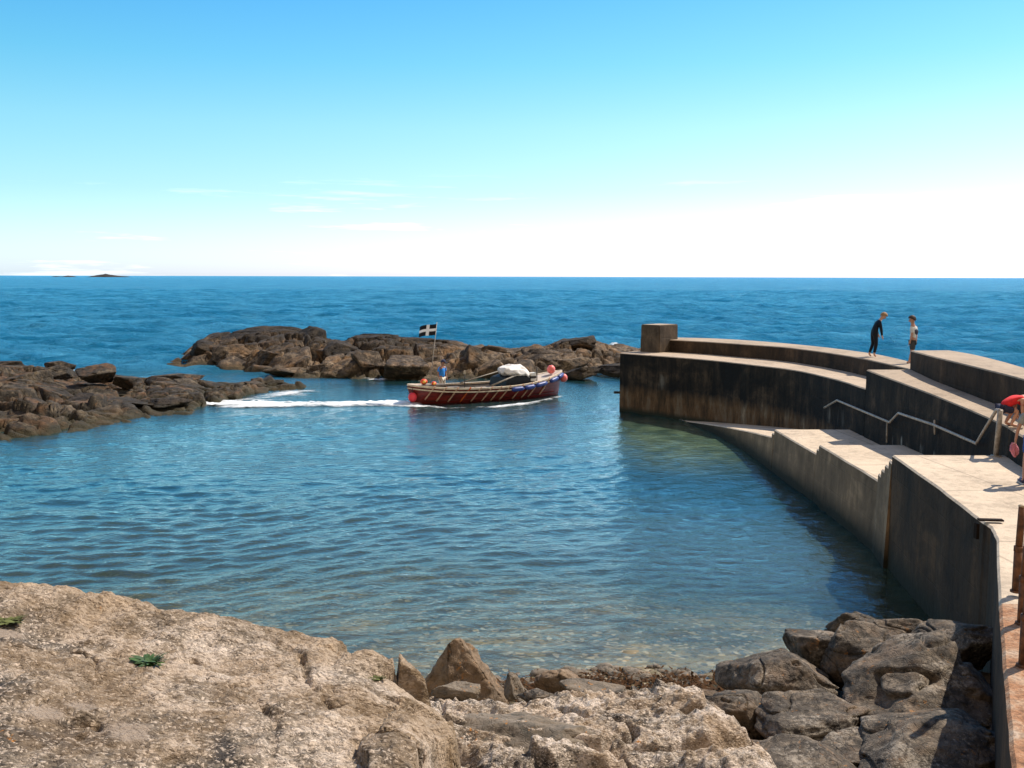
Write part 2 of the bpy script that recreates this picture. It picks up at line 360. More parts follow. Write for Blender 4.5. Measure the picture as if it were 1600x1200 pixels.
def conc_side(name, base, dark, darkness=0.5, tideband=True, limes=0.0):
    """weathered pier face: near-black lime-streaked top, ochre weed stained foot"""
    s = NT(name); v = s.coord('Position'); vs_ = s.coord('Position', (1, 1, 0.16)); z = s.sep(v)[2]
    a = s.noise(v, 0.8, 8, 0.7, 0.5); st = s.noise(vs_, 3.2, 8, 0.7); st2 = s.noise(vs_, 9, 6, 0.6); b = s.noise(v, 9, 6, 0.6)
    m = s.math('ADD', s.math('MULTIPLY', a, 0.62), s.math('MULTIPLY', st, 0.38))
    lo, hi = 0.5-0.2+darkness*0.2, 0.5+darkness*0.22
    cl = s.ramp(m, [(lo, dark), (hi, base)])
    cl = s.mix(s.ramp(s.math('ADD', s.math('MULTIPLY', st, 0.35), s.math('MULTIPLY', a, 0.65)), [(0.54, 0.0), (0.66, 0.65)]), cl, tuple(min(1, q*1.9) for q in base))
    # lime runs hanging below a construction joint
    zr = s.math('ADD', z, s.math('MULTIPLY', st2, 0.5))
    band = s.math('MULTIPLY', s.mr(zr, 1.35, 1.6), s.mr(zr, 1.98, 1.88))
    lime = s.math('MULTIPLY', band, s.ramp(s.noise(s.coord('Position', (1, 1, 0.08)), 2.3, 5, 0.65), [(0.54, 0.0), (0.62, limes)]))
    lime = s.math('MULTIPLY', lime, s.ramp(s.noise(v, 0.22, 3, 0.5), [(0.5, 0.0), (0.6, 1.0)]))
    cl = s.mix(lime, cl, (0.26, 0.25, 0.22))
    if tideband:
        tf = s.mr(s.math('ADD', z, s.math('MULTIPLY', st, -0.7)), 0.85, 0.45)
        och = s.ramp(s.noise(s.coord('Position', (1, 1, 0.25)), 2.6, 6, 0.7), [(0.35, (0.03, 0.020, 0.010)), (0.5, (0.105, 0.058, 0.026)), (0.62, (0.14, 0.105, 0.068)), (0.72, (0.30, 0.22, 0.14))])
        cl = s.mix(tf, cl, och)
        cl = s.mix(s.mr(s.math('ADD', z, s.math('MULTIPLY', st, -0.2)), 0.16, -0.02), cl, (0.02, 0.022, 0.012))
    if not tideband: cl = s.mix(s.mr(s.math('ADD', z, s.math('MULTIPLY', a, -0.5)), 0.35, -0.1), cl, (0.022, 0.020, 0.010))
    lines = s.math('PINGPONG', s.math('ADD', z, s.math('MULTIPLY', b, 0.02)), 0.31)
    ln = s.ramp(lines, [(0.0, 1.0), (0.02, 0.0)])
    h = s.math('ADD', s.math('MULTIPLY', b, 0.5), s.math('ADD', s.math('MULTIPLY', a, 1.0), s.math('MULTIPLY', ln, -0.2)))
    return s.done(cl, 0.85, s.bump(h, 0.7, 0.04), 0.25)
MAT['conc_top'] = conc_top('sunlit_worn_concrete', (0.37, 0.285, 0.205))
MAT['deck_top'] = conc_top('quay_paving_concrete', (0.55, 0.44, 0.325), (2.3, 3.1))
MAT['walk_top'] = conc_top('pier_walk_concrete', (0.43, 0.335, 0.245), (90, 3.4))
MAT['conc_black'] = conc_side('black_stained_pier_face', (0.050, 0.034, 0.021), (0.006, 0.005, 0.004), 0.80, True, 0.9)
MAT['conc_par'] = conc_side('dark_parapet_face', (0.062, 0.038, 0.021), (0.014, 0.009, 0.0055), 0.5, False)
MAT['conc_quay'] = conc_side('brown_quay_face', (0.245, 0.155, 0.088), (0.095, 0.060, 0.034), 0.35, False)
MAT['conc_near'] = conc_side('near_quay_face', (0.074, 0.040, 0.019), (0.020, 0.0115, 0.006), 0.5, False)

# ------------------------------------------------------------------ seabed
def seabed_z(x, y):
    e = 13.6 + 0.25*np.sin(x*0.8) + np.where(x < -1, (-1-x)*-0.35, 0)      # shoreline distance
    z = np.where(y < e, (e-y)*0.16, (e-y)*0.055)
    z = np.where(y > e+9, -0.495-(y-e-9)*0.16, z)
    z = z-0.9*sstep(-2.0, 8.0, x+(y-18)*0.12)*sstep(14, 25, y)-0.5*sstep(16, 28, y)
    return np.maximum(z, -9) + 0.05*fbm(x*0.7, y*0.7, o=3, s=5)
xs = np.linspace(-30, 26, 340); ys = np.concatenate([np.linspace(3, 22, 300), np.linspace(22.2, 90, 110)])
X, Y = np.meshgrid(xs, ys)
Z = seabed_z(X, Y) + np.where(Y < 22, 0.035*np.maximum(0, fbm(X*3.5, Y*3.5, o=3, s=9)), 0)
s = NT('pebbly_seabed'); v = s.coord('Position')
vc = s.n('TexVoronoi'); vc.inputs['Scale'].default_value = 13; s.l(v, vc.inputs['Vector'])
cs_ = s.sep(vc.outputs['Color'])
c0 = s.ramp(s.noise(v, 0.6, 7, 0.65), [(0.38, (0.07, 0.058, 0.028)), (0.5, (0.16, 0.125, 0.068)), (0.64, (0.26, 0.20, 0.115))])
c0 = s.mix(s.ramp(cs_[0], [(0.75, 0.0), (0.9, 0.6)]), c0, (0.50, 0.40, 0.28))
c0 = s.mix(s.ramp(cs_[1], [(0.65, 0.0), (0.85, 0.75)]), c0, (0.06, 0.05, 0.03))
c0 = s.mix(s.ramp(s.noise(s.coord('Position', (0.5, 1.2, 1)), 0.7, 6, 0.7), [(0.52, 0.0), (0.62, 0.8)]), c0, (0.045, 0.035, 0.015))
s.done(c0, 0.8, s.bump(vc.outputs['Distance'], -0.6, 0.05)); MAT['seabed'] = s.m
tag(heightfield('beach_and_seabed', X, Y, Z, s.m), kind='structure')

# ------------------------------------------------------------------ water
rs = np.random.RandomState(4)
WV = []
for i in range(46):
    lam = 0.30*(1.122**i)*(1+0.2*rs.rand())
    main = R(100) if lam < 6 else R(80)
    th = main + rs.randn()*R(30)
    WV.append((lam, th, rs.rand()*6.28))
def wave(X, Y, sp):
    """harbour ripples growing to open-sea chop; sp = grid spacing used to fade what the grid cannot hold"""
    xo = np.interp(X, [-40, -12, 3, 12, 25], [50, 52, 56, 44, 30])
    sea = sstep(0, 14, Y-xo)
    near = 1-sstep(12, 17, 31-Y)*0.55
    Z = np.zeros_like(X)
    wx = X + 1.2*vnoise(X*0.13, Y*0.13, s=3); wy = Y + 1.2*vnoise(X*0.13+9, Y*0.13, s=8)
    patch = 0.65+0.5*vnoise(X*0.11, Y*0.16, s=21)
    for lam, th, ph in WV:
        k = 2*math.pi/lam
        a_h = 0.0150*lam**1.0*math.exp(-lam/1.15)
        a_s = 0.0200*lam**1.0*math.exp(-lam/9)
        a = (a_h*(1-sea)*near*patch+a_s*sea)
        fade = np.clip((lam/sp-2.2)/2.0, 0, 1)
        Z += a*fade*np.sin(k*(wx*math.cos(th)+wy*math.sin(th))+ph)
    return Z
# fan of rows, finer towards the viewer
rows = []
y = 4.0
while y < 420:
    rows.append(y); y += min(max(0.045, y*y/(CAM_H*1005)*0.85), 0.40 if y < 200 else 1.0)
rows = np.array(rows + list(np.geomspace(430, 26000, 60)))
us = np.concatenate([np.linspace(-1.6, -0.62, 70, endpoint=False), np.linspace(-0.62, 0.62, 560), np.linspace(0.62, 1.6, 70)[1:]])
Uu, Yy = np.meshgrid(us, rows); Xx = Uu*(Yy+2.0)
dy = np.gradient(rows)[:, None]*np.ones_like(Uu); dx = np.gradient(us)[None, :]*(Yy+2)
spc = np.maximum(dy*1.0, dx)
Zz = wave(Xx, Yy, spc)
water = mesh_obj('sea_water', np.stack([Xx.ravel(), Yy.ravel(), Zz.ravel()], 1), grid_faces(*Xx.shape), [], None, True)
depth = np.clip(-seabed_z(Xx, Yy), 0, 12)
at = water.data.attributes.new('depth', 'FLOAT', 'POINT'); at.data.foreach_set('value', depth.astype(np.float32).ravel())
xo = np.interp(Xx, [-40, -12, 3, 12, 25], [50, 52, 56, 44, 30])
at = water.data.attributes.new('open_sea', 'FLOAT', 'POINT'); at.data.foreach_set('value', sstep(0, 16, Yy-xo).astype(np.float32).ravel())
s = NT('sea_water_surface'); s.t.nodes.remove(s.b)
da = s.n('Attribute', attribute_name='depth').outputs['Fac']; oa = s.n('Attribute', attribute_name='open_sea').outputs['Fac']
v = s.coord('Position'); y_ = s.sep(v)[1]
b1 = s.noise(s.coord('Position', (1, 1.5, 1), (0, 0, R(8))), 2.6, 5, 0.6, 0.3)
b2 = s.noise(s.coord('Position', (0.8, 1.2, 1), (0, 0, R(-6))), 0.16, 9, 0.74, 0.4)
b1 = s.math('ADD', b1, s.math('MULTIPLY', s.noise(s.coord('Position', (1, 1.7, 1), (0, 0, R(-10))), 7.0, 3, 0.6), 0.14))
bn1 = s.bump(b1, 0.42, 0.10)
hb = s.math('MULTIPLY', b2, oa)
bn = s.bump(hb, 1.0, 2.6, bn1)
bnd = s.bump(hb, 1.0, 2.0)
opac = s.math('SUBTRACT', 1.0, s.math('POWER', 2.718, s.math('MULTIPLY', da, -1.15)))
body = s.mix(s.mr(da, 0.25, 2.2), (0.070, 0.088, 0.048), (0.008, 0.038, 0.042))
patchn = s.noise(s.coord('Position', (0.6, 1.0, 1)), 0.09, 9, 0.82)
far = s.mix(s.ramp(patchn, [(0.42, 0.0), (0.58, 1.0)]), (0.008, 0.125, 0.240), (0.045, 0.240, 0.400))  # light and dark of the chop painted into the open-sea colour as streaks
body = s.mix(oa, body, far)
# milky green water stirred up off the slipway
px_ = s.sep(v)
gx = s.math('DIVIDE', s.math('SUBTRACT', px_[0], 5.6), 2.6); gy = s.math('DIVIDE', s.math('SUBTRACT', px_[1], 34.5), 5.5)
gd = s.math('SQRT', s.math('ADD', s.math('MULTIPLY', gx, gx), s.math('MULTIPLY', gy, gy)))
gm = s.math('MULTIPLY', s.mr(gd, 1.25, 0.35), s.mr(s.noise(v, 0.7, 6, 0.65, 0.8), 0.35, 0.65, 0.15, 1.0), clamp=True)
body = s.mix(s.math('MULTIPLY', gm, 0.85), body, (0.17, 0.24, 0.135))
dif = s.n('BsdfDiffuse'); s.l(body, dif.inputs['Color']); s.l(bnd, dif.inputs['Normal'])
tr = s.n('BsdfTransparent'); s.l(s.mix(s.mr(da, 0.0, 1.2), (0.92, 0.95, 0.88), (0.46, 0.66, 0.48)), tr.inputs['Color'])
ms = s.n('MixShader'); s.l(s.math('MAXIMUM', opac, gm), ms.inputs[0]); s.l(tr.outputs[0], ms.inputs[1]); s.l(dif.outputs[0], ms.inputs[2])
gl = s.n('BsdfGlossy'); s.l(bn, gl.inputs['Normal']); s.l(s.mr(oa, 0, 1, 0.05, 0.10), gl.inputs['Roughness'])
s.l(s.mix(oa, (0.86, 0.98, 0.97), (0.45, 0.80, 1.0)), gl.inputs['Color'])
fr = s.n('Fresnel'); fr.inputs['IOR'].default_value = 1.333; s.l(bn, fr.inputs['Normal'])
ff = s.math('MULTIPLY', fr.outputs[0], s.math('MULTIPLY', s.mr(oa, 0, 1, 1.6, 0.68), s.mr(da, 0.0, 0.7, 0.7, 1.0)))
ff = s.math('MINIMUM', ff, 0.8)
m2_ = s.n('MixShader'); s.l(ff, m2_.inputs[0]); s.l(ms.outputs[0], m2_.inputs[1]); s.l(gl.outputs[0], m2_.inputs[2])
s.l(m2_.outputs[0], s.out.inputs['Surface'])
water.data.materials.append(s.m); tag(water, kind='structure')

# ------------------------------------------------------------------ pier
def lerp_poly(P, n):
    """resample a polyline of (x,y,z) smoothly (Catmull-Rom)"""
    P = [np.array(p, float) for p in P]; out = []
    for i in range(len(P)-1):
        p0 = P[max(i-1, 0)]; p1 = P[i]; p2 = P[i+1]; p3 = P[min(i+2, len(P)-1)]
        for k in range(n):
            t = k/n
            out.append(0.5*((2*p1)+(-p0+p2)*t+(2*p0-5*p1+4*p2-p3)*t*t+(-p0+3*p1-3*p2+p3)*t**3))
    out.append(P[-1]); return out
prs = random.Random(11)
def strip_solid(name, A, B, zb, mats, parent=None, batter=0.0, chip=0.012, sub=4):
    """solid between inner edge polyline A and outer edge B (same count), top at their z, bottom zb"""
    n = len(A); V = []; F = []; MI = []
    for i in range(n):
        a = np.array(A[i], float); b = np.array(B[i], float)
        d = (a-b); d[2] = 0; L = np.linalg.norm(d)+1e-9; d /= L
        ja = chip*prs.uniform(-1, 1)
        a2 = a+d*ja
        col_a = [a2+np.array([0, 0, -0.03])+d*0.0, ]
        V.append([a2-d*0.03+np.array([0, 0, 0.0]), b+d*0.03, b+np.array([0, 0, -0.03]), np.array([b[0], b[1], zb])-d*batter,
                  np.array([a2[0], a2[1], zb])+d*batter, a2+np.array([0, 0, -0.03])])
    flat = [p for r_ in V for p in r_]; m = 6
    for i in range(n-1):
        for k in range(m):
            q = (i*m+k, i*m+(k+1) % m, (i+1)*m+(k+1) % m, (i+1)*m+k)
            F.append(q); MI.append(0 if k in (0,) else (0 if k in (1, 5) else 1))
    F.append(tuple(range(m))[::-1]); MI.append(1); F.append(tuple((n-1)*m+k for k in range(m))); MI.append(1)
    o = mesh_obj(name, flat, F, mats, parent, False, MI)
    bm = bmesh.new(); bm.from_mesh(o.data); bmesh.ops.recalc_face_normals(bm, faces=bm.faces[:]); bm.to_mesh(o.data); bm.free()
    return o
pier = empty('stone_pier', (6, 30, 0)); tag(pier, 'long curved concrete harbour pier with stained walls, steps and a square block at its tip', 'pier')
PO = Vector((6, 30, 0))
def PP(L): return [(p[0]-PO.x, p[1]-PO.y, p[2]) for p in L]
W1 = lerp_poly([U(969, 551.5, 2.48), U(1091.7, 561, 2.50), U(1167.5, 569, 2.52), U(1243, 578.6, 2.55), U(1305, 592.5, 2.58), U(1352, 607, 2.60)], 8)
PN = lerp_poly([U(1001, 528.8, 3.0), U(1090, 533.0, 3.02), U(1157, 537.5, 3.04), U(1225, 542.5, 3.06), U(1290, 550.5, 3.09), U(1350, 560.5, 3.12), U(1422, 576.5, 3.14)], 8)
PF = lerp_poly([U(1020, 526.5, 3.0), U(1110, 528.5, 3.02), U(1180, 532.5, 3.04), U(1245, 538.0, 3.06), U(1305, 544.5, 3.09), U(1370, 553.5, 3.12), U(1432, 567.5, 3.14)], 8)
def at_y(P, y):
    P = sorted(P, key=lambda q: q[1]); return float(np.interp(y, [q[1] for q in P], [q[0] for q in P]))
yend = W1[-1][1]
# walkway body: harbour edge W1 to under the parapet
Wb = []
for i, p in enumerate(W1):
    t = i/(len(W1)-1); q = PN[int(round(t*(len(PN)-1)))]
    Wb.append((q[0]+0.25, q[1]+0.2, p[2]))
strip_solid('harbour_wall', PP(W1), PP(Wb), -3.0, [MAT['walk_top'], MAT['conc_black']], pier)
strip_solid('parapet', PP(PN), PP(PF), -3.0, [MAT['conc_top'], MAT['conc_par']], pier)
# end block
b0 = Vector(UD(1000, 549, PN[0][1]+0.1)); 
bl = Vector(U(1000, 549.5, 2.48)); br = Vector(U(1030, 551.5, 2.48)); 
ax = (br-bl).normalized(); ay = Vector((-ax.y, ax.x, 0))
if ay.y < 0: ay = -ay
P4 = [bl, br, Vector(U(1059.5, 549.0, 2.48)), None]; P4[3] = P4[0]+(P4[2]-P4[1])
V = [];
for p in P4: V.append((p.x-PO.x, p.y-PO.y, 2.3))
for p in P4: V.append((p.x-PO.x, p.y-PO.y, 3.66))
cbx = sum(v_[0] for v_ in V[:4])/4; cby = sum(v_[1] for v_ in V[:4])/4
V = V[:4] + [(cbx+(x_-cbx)*0.97, cby+(y_-cby)*0.97, z_) for x_, y_, z_ in V[4:]]
bm = bmesh.new(); vv = [bm.verts.new(q) for q in V]
for f in ((0, 1, 5, 4), (1, 2, 6, 5), (2, 3, 7, 6), (3, 0, 4, 7), (4, 5, 6, 7), (3, 2, 1, 0)): bm.faces.new([vv[k] for k in f])
bmesh.ops.bevel(bm, geom=bm.edges[:], offset=0.03, segments=2, affect='EDGES')
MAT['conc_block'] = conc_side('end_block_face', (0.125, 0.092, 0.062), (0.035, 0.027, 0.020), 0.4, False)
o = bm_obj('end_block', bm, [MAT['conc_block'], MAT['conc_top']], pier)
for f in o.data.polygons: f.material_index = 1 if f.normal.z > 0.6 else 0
# upper walk L2 and high parapet P2
L2a = lerp_poly([U(1353.5, 577.6, 3.14), U(1463, 618.6, 2.98), U(1559, 659, 2.86), U(1591, 677, 2.83), (8.6, 14.5, 2.8), (7.5, 10, 2.8), (5.0, 3, 2.8)], 6)
L2b = lerp_poly([U(1423, 577.6, 3.14), U(1485, 602, 3.0), U(1564, 625, 2.9), (10.6, 18.5, 2.83), (9.9, 14.5, 2.8), (9.0, 10, 2.8), (7.2, 3, 2.8)], 6)
L2b2 = [(p[0]+0.3, p[1]+0.02, p[2]) for p in L2b]
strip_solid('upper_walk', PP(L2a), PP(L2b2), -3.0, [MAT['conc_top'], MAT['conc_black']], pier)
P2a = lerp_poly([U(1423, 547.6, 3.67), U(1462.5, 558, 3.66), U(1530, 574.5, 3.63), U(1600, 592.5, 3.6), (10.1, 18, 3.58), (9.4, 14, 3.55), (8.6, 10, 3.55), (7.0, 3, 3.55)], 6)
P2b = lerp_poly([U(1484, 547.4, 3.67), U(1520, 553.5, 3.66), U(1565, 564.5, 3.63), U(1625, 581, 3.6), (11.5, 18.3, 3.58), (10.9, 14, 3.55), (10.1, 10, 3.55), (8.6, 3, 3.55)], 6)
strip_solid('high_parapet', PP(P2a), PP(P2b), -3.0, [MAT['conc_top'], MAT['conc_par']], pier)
# lower quay: levels and steps
EY = [(6.75, 40.4), (7.05, 38.6), (7.5, 35.7), (7.72, 32.3), (7.72, 29.4), (7.74, 24.8), (7.62, 20.6), (7.4, 19.3)]
def Ex(y): return float(np.interp(y, [q[1] for q in EY][::-1], [q[0] for q in EY][::-1]))
def Wx(y):
    if y <= yend: return float(np.interp(y, [q[1] for q in L2a][::-1], [q[0] for q in L2a][::-1]))
    return at_y(W1, y)
def level(name, y0, y1, z0, z1, mats, n=5):
    A = []; B = []
    for i in range(n):
        t = i/(n-1); y = y1+(y0-y1)*t; z = z1+(z0-z1)*t
        A.append((Ex(y), y, z)); B.append((Wx(y)+0.15, y, z))
    return strip_solid(name, PP(A), PP(B), -2.5, mats, pier, batter=0.18)
QM = [MAT['deck_top'], MAT['conc_quay']]
level('slipway', 29.5, 40.3, 0.98, -0.06, QM, 12)
level('step', 29.28, 29.497, 1.11, 1.11, QM, 2)
level('lower_platform', 25.2, 29.277, 1.24, 1.24, QM)
level('step', 25.0, 25.197, 1.37, 1.37, QM, 2)
level('middle_platform', 20.56, 24.997, 1.50, 1.50, QM)
for k in range(4):
    y0 = 19.3+k*0.315; level('step', y0+0.003, y0+0.312, 2.26-0.152*(k+1), 2.26-0.152*(k+1), QM, 2)
Q3a = [(7.4, 19.3), U(1468, 763, 2.26)[:2], U(1534, 814, 2.26)[:2], U(1549, 823, 2.26)[:2], U(1557, 842, 2.26)[:2], U(1562, 950, 2.26)[:2], U(1571, 1080, 2.26)[:2], U(1582, 1200, 2.26)[:2], U(1600, 1420, 2.26)[:2]]
Q3 = []
for i in range(len(Q3a)-1):
    for k in range(5):
        t = k/5; Q3.append((Q3a[i][0]*(1-t)+Q3a[i+1][0]*t, Q3a[i][1]*(1-t)+Q3a[i+1][1]*t, 2.26))
Q3.append((*Q3a[-1], 2.26))
Q3b = [(Wx(p[1])+0.15, p[1], 2.26) for p in Q3]
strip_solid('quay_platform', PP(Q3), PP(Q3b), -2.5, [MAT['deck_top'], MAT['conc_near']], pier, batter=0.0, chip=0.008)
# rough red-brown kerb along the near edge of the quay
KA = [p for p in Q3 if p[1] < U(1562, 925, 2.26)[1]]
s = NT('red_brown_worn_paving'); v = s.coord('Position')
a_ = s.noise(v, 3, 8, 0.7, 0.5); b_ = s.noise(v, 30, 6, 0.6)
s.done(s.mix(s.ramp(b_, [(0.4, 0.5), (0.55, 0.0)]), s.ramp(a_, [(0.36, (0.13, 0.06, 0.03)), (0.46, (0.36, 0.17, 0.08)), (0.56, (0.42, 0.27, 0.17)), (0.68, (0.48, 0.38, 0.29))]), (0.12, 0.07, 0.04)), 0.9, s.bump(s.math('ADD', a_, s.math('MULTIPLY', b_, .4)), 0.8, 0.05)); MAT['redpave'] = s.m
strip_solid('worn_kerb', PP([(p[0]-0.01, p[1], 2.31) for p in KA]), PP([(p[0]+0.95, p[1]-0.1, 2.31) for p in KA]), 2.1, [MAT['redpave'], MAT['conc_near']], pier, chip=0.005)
# low side ledge at the foot of the near wall
# iron plates / brackets
rust = plain('rusty_iron', (0.15, 0.060, 0.022), 0.75, 0.42, 9, 0.5)
darkiron = plain('black_iron', (0.03, 0.025, 0.022), 0.6, 0.2, 30, 0.3)
bm = bmesh.new(); pb = Vector((6.66, 13.9, 2.30)) - PO
add_box(bm, pb+Vector((0.10, 0, 0)), (0.34, 0.10, 0.025), Matrix.Rotation(R(-6), 3, 'Z'), 0.006)
add_box(bm, pb+Vector((-0.09, 0, -0.16)), (0.04, 0.10, 0.22), None, 0.006)
bm_obj('edge_bracket', bm, plain('rust_black_iron', (0.022, 0.014, 0.010), 0.9, 0.2, 30, 0.3, spec=0.1), pier)
bm = bmesh.new(); q = Vector(U(968, 551, 2.48)); q.z = 0.75; q -= PO
add_box(bm, q+Vector((-0.06, 0.2, 0)), (0.28, 0.12, 0.1), None, 0.01); bm_obj('mooring_bracket', bm, darkiron, pier)

# handrail fixed on the wall face
def UW(px, py, off=0.12):
    d = ray(px, py); lo, hi = 5, 60
    for _ in range(50):
        m_ = (lo+hi)/2; t = m_/d.y
        if d.x*t < Wx(m_)-off: lo = m_
        else: hi = m_
    t = lo/d.y; return Vector((d.x*t, lo, CAM_H+d.z*t))
hr = empty('handrail', (9.3, 24, 1.3)); tag(hr, 'bent galvanised pipe handrail following the steps along the pier wall', 'handrail')
HO = Vector((9.3, 24, 1.3))
galv = plain('weathered_galvanised_pipe', (0.36, 0.30, 0.24), 0.5, 0.25, 12, 0.1)
pts = [UW(1288, 637), UW(1308, 625.5), UW(1390, 660), UW(1404, 645.5), UW(1458, 663.5), UW(1525.5, 693)]
tp = Vector(UD(1557, 640.5, 19.15)); tp2 = Vector(UD(1563, 641.5, 19.0)); ft = Vector(U(1556, 713, 2.26))
bm = bmesh.new(); add_tube(bm, [p-HO for p in pts+[tp, tp2]], 0.033, 8); bm_obj('rail', bm, galv, hr, True)
bm = bmesh.new(); add_tube(bm, [tp2-HO+Vector((0, 0, 0.01)), ft-HO], 0.05, 10); add_tube(bm, [ft-HO, ft-HO+Vector((0, 0, 0.02))], 0.10, 10); bm_obj('post', bm, galv, hr, True)
for (a, b) in (((1386, 660), (1385.5, 692)), ((1460, 656), (1460.5, 679))):
    p = UW(*a, 0.05); q = UW(*b, 0.05); bm = bmesh.new(); add_tube(bm, [p-HO, q-HO], 0.022, 8); bm_obj('bracket', bm, galv, hr, True)

# rusty rail posts on the near quay
for i, (px, py, h, lb) in enumerate(((1588, 925, 0.98, 'tall rusty pipe post at the quay edge, farthest of the three near posts'), (1597, 975, 0.93, 'rusty pipe post with flaking collar, middle of the three near posts'), (1600, 1041, 0.9, 'rusty post with flange foot, nearest of the three at the right edge'))):
    p = U(px, py, 2.31); t = empty('rail_post', p); tag(t, lb, 'post', 'rusty posts along the quay walk')
    bm = bmesh.new(); add_tube(bm, [(0, 0, 0), (0.0, 0, h*0.5)], 0.047, 12); bm_obj('lower_tube', bm, rust, t, True)
    bm = bmesh.new(); add_tube(bm, [(0, 0, h*0.48), (0.012, 0, h*0.97)], 0.037, 12); bm_obj('upper_tube', bm, rust, t, True)
    bm = bmesh.new(); add_tube(bm, [(0.0, 0, h*0.46), (0.0, 0, h*0.52)], 0.051, 12); bm_obj('collar', bm, rust, t, True); bm = bmesh.new(); add_tube(bm, [(0, 0, 0), (0, 0, 0.02)], 0.066, 14); bm_obj('flange', bm, rust, t, True)
    bm = bmesh.new(); add_ball(bm, (0.012, 0, h*0.97), 0.041, 12, 8, (1, 1, 0.5)); bm_obj('cap', bm, plain('pale_cap_paint', (0.45, 0.33, 0.2)), t, True)

# ------------------------------------------------------------------ rocks
def ico(sub):
    bm = bmesh.new(); bmesh.ops.create_icosphere(bm, subdivisions=sub, radius=1)
    V = np.array([v_.co[:] for v_ in bm.verts]); F = np.array([[v_.index for v_ in f.verts] for f in bm.faces]); bm.free(); return V, F
ICO = {k: ico(k) for k in (3, 4, 5, 6)}
def rock(name, c, size, seed, mat, sub=5, rough=0.10, planes=14, rot=None, sharp=26, capr=1.18, crack=0.0, label=None, group=None, cat='rock', flat=False):
    V, F = ICO[sub]; r_ = np.random.RandomState(seed)
    N = r_.randn(planes, 3); N /= np.linalg.norm(N, axis=1)[:, None]; D = 0.62+0.30*r_.rand(planes)
    dots = V@N.T; dots = np.maximum(dots, 1e-3)/D
    rad = 1/(np.power(np.power(dots, sharp).sum(1), 1/sharp)+1e-6)
    rad = np.minimum(rad, capr)
    P = V*rad[:, None]
    nn = fbm(P[:, 0]*1.7+seed, P[:, 1]*1.7, P[:, 2]*1.7, 5, seed % 97)*rough
    nn += ridged(P[:, 0]*3+seed, P[:, 1]*3, P[:, 2]*4.5, 4, seed % 89)*rough*0.25
    if crack:
        k = np.abs(vnoise(P[:, 0]*1.3+seed*3, P[:, 1]*1.3, P[:, 2]*2.6, seed % 83)); nn -= crack*np.exp(-(k/0.035)**2)
    P = P*(1+nn)[:, None]*np.array(size)
    Rm = (Matrix.Rotation(r_.uniform(-.3, .3), 3, 'X') @ Matrix.Rotation(r_.uniform(-.3, .3), 3, 'Y') @ Matrix.Rotation(r_.uniform(0, 6.28), 3, 'Z')) if rot is None else Matrix.Rotation(rot[2], 3, 'Z') @ Matrix.Rotation(rot[1], 3, 'Y') @ Matrix.Rotation(rot[0], 3, 'X')
    P = P@np.array(Rm).T
    o = mesh_obj(name, P, F, mat, None, not flat, loc=c)
    return tag(o, label, cat, group)
def rock_px(name, px, py, D, wpx, hpx, seed, mat, label, group=None, depth=None, **k):
    c = UD(px, py, D); m = (D*math.cos(PITCH)+(CAM_H-c[2])*math.sin(PITCH))/FPX
    rx = wpx*m/2*1.12; rz = hpx*m/2*1.12
    return rock(name, c, (rx, depth or (rx+rz)/2, rz), seed, mat, label=label, group=group, rot=k.pop('rot', (0, 0, 0)), **k)

# ---- reefs
def reef(name, cols, xr, yr, res, mat, seed, cell=2.0, amp=0.35, depthf=(2.0, 7.0, 12.0)):
    """cols: (px, front waterline py, skyline py, crest distance behind the front line)"""
    pu = []; yf = []; hc = []; yc = []
    for px, pf, ps, dc in cols:
        f = U(px, pf, 0); c = UD(px, ps, f[1]+dc)
        pu.append(ray(px, pf).x/ray(px, pf).y); yf.append(f[1]); yc.append(f[1]+dc); hc.append(c[2])
    X, Y = np.meshgrid(np.arange(*xr, res), np.arange(*yr, res))
    u = X/Y; YF = np.interp(u, pu, yf); YC = np.interp(u, pu, yc); HC = np.interp(u, pu, hc)
    YF = YF+0.8*fbm(X*0.35, Y*0.35, o=3, s=seed)
    t = (Y-YF)/(YC-YF)
    wx = X+0.5*fbm(X*.5, Y*.5, o=2, s=seed+31); wy = Y+0.5*fbm(X*.5+7, Y*.5, o=2, s=seed+32)
    ca, sa = math.cos(0.35), math.sin(0.35); rx = wx*ca+wy*sa; ry = -wx*sa+wy*ca
    h1, e1 = cells2(rx/(cell*1.5), ry/cell, seed); h2, e2 = cells2(rx/(cell*.55), ry/(cell*.36), seed+50)
    env = np.where(t < 0, t*6*0.5, np.where(t < 1, 0.30*sstep(0, 0.12, t)+(HC-0.30)*np.clip(t, 0, 1)**0.85, HC-(np.maximum(t-1, 0)*(YC-YF))**1.3*0.28))
    s1_ = sstep(0, 0.16, e1); s2_ = sstep(0, 0.22, e2)
    blk = amp*(2.2*((h1+0.75)*s1_-0.62)+1.2*((h2+0.75)*s2_-0.6))*(0.35+0.65*np.clip(HC/1.5, 0.3, 1.2)) - 0.30*amp*np.exp(-(e1/0.05)**2)*1.6 - 0.25*amp*np.exp(-(e2/0.06)**2)
    ragged = sstep(-0.25, 0.3, t)
    blk = np.where(t > 0.8, np.minimum(blk, 0.25*amp), blk)
    h1 = np.clip(h1, -.5, .5); Z = env+np.clip(blk, -1, 0.55)*ragged+0.05*fbm(X*2.2, Y*2.2, o=4, s=seed+5)+0.04*ridged(rx*1.4, ry*3.6, o=3, s=seed+6)
    Z = np.where(t > 0.2, np.minimum(Z, np.maximum(HC, 0.25)+0.05+0.12*vnoise(X*1.1, Y*1.1, s=seed+9)), Z)
    edge = (u < pu[0]) | (u > pu[-1])
    du = np.maximum(pu[0]-u, u-pu[-1])*Y
    Z = Z-np.maximum(du, 0)*0.8
    return tag(heightfield(name, X, Y, Z, mat, keep=(Z > -1.2)), kind='structure')
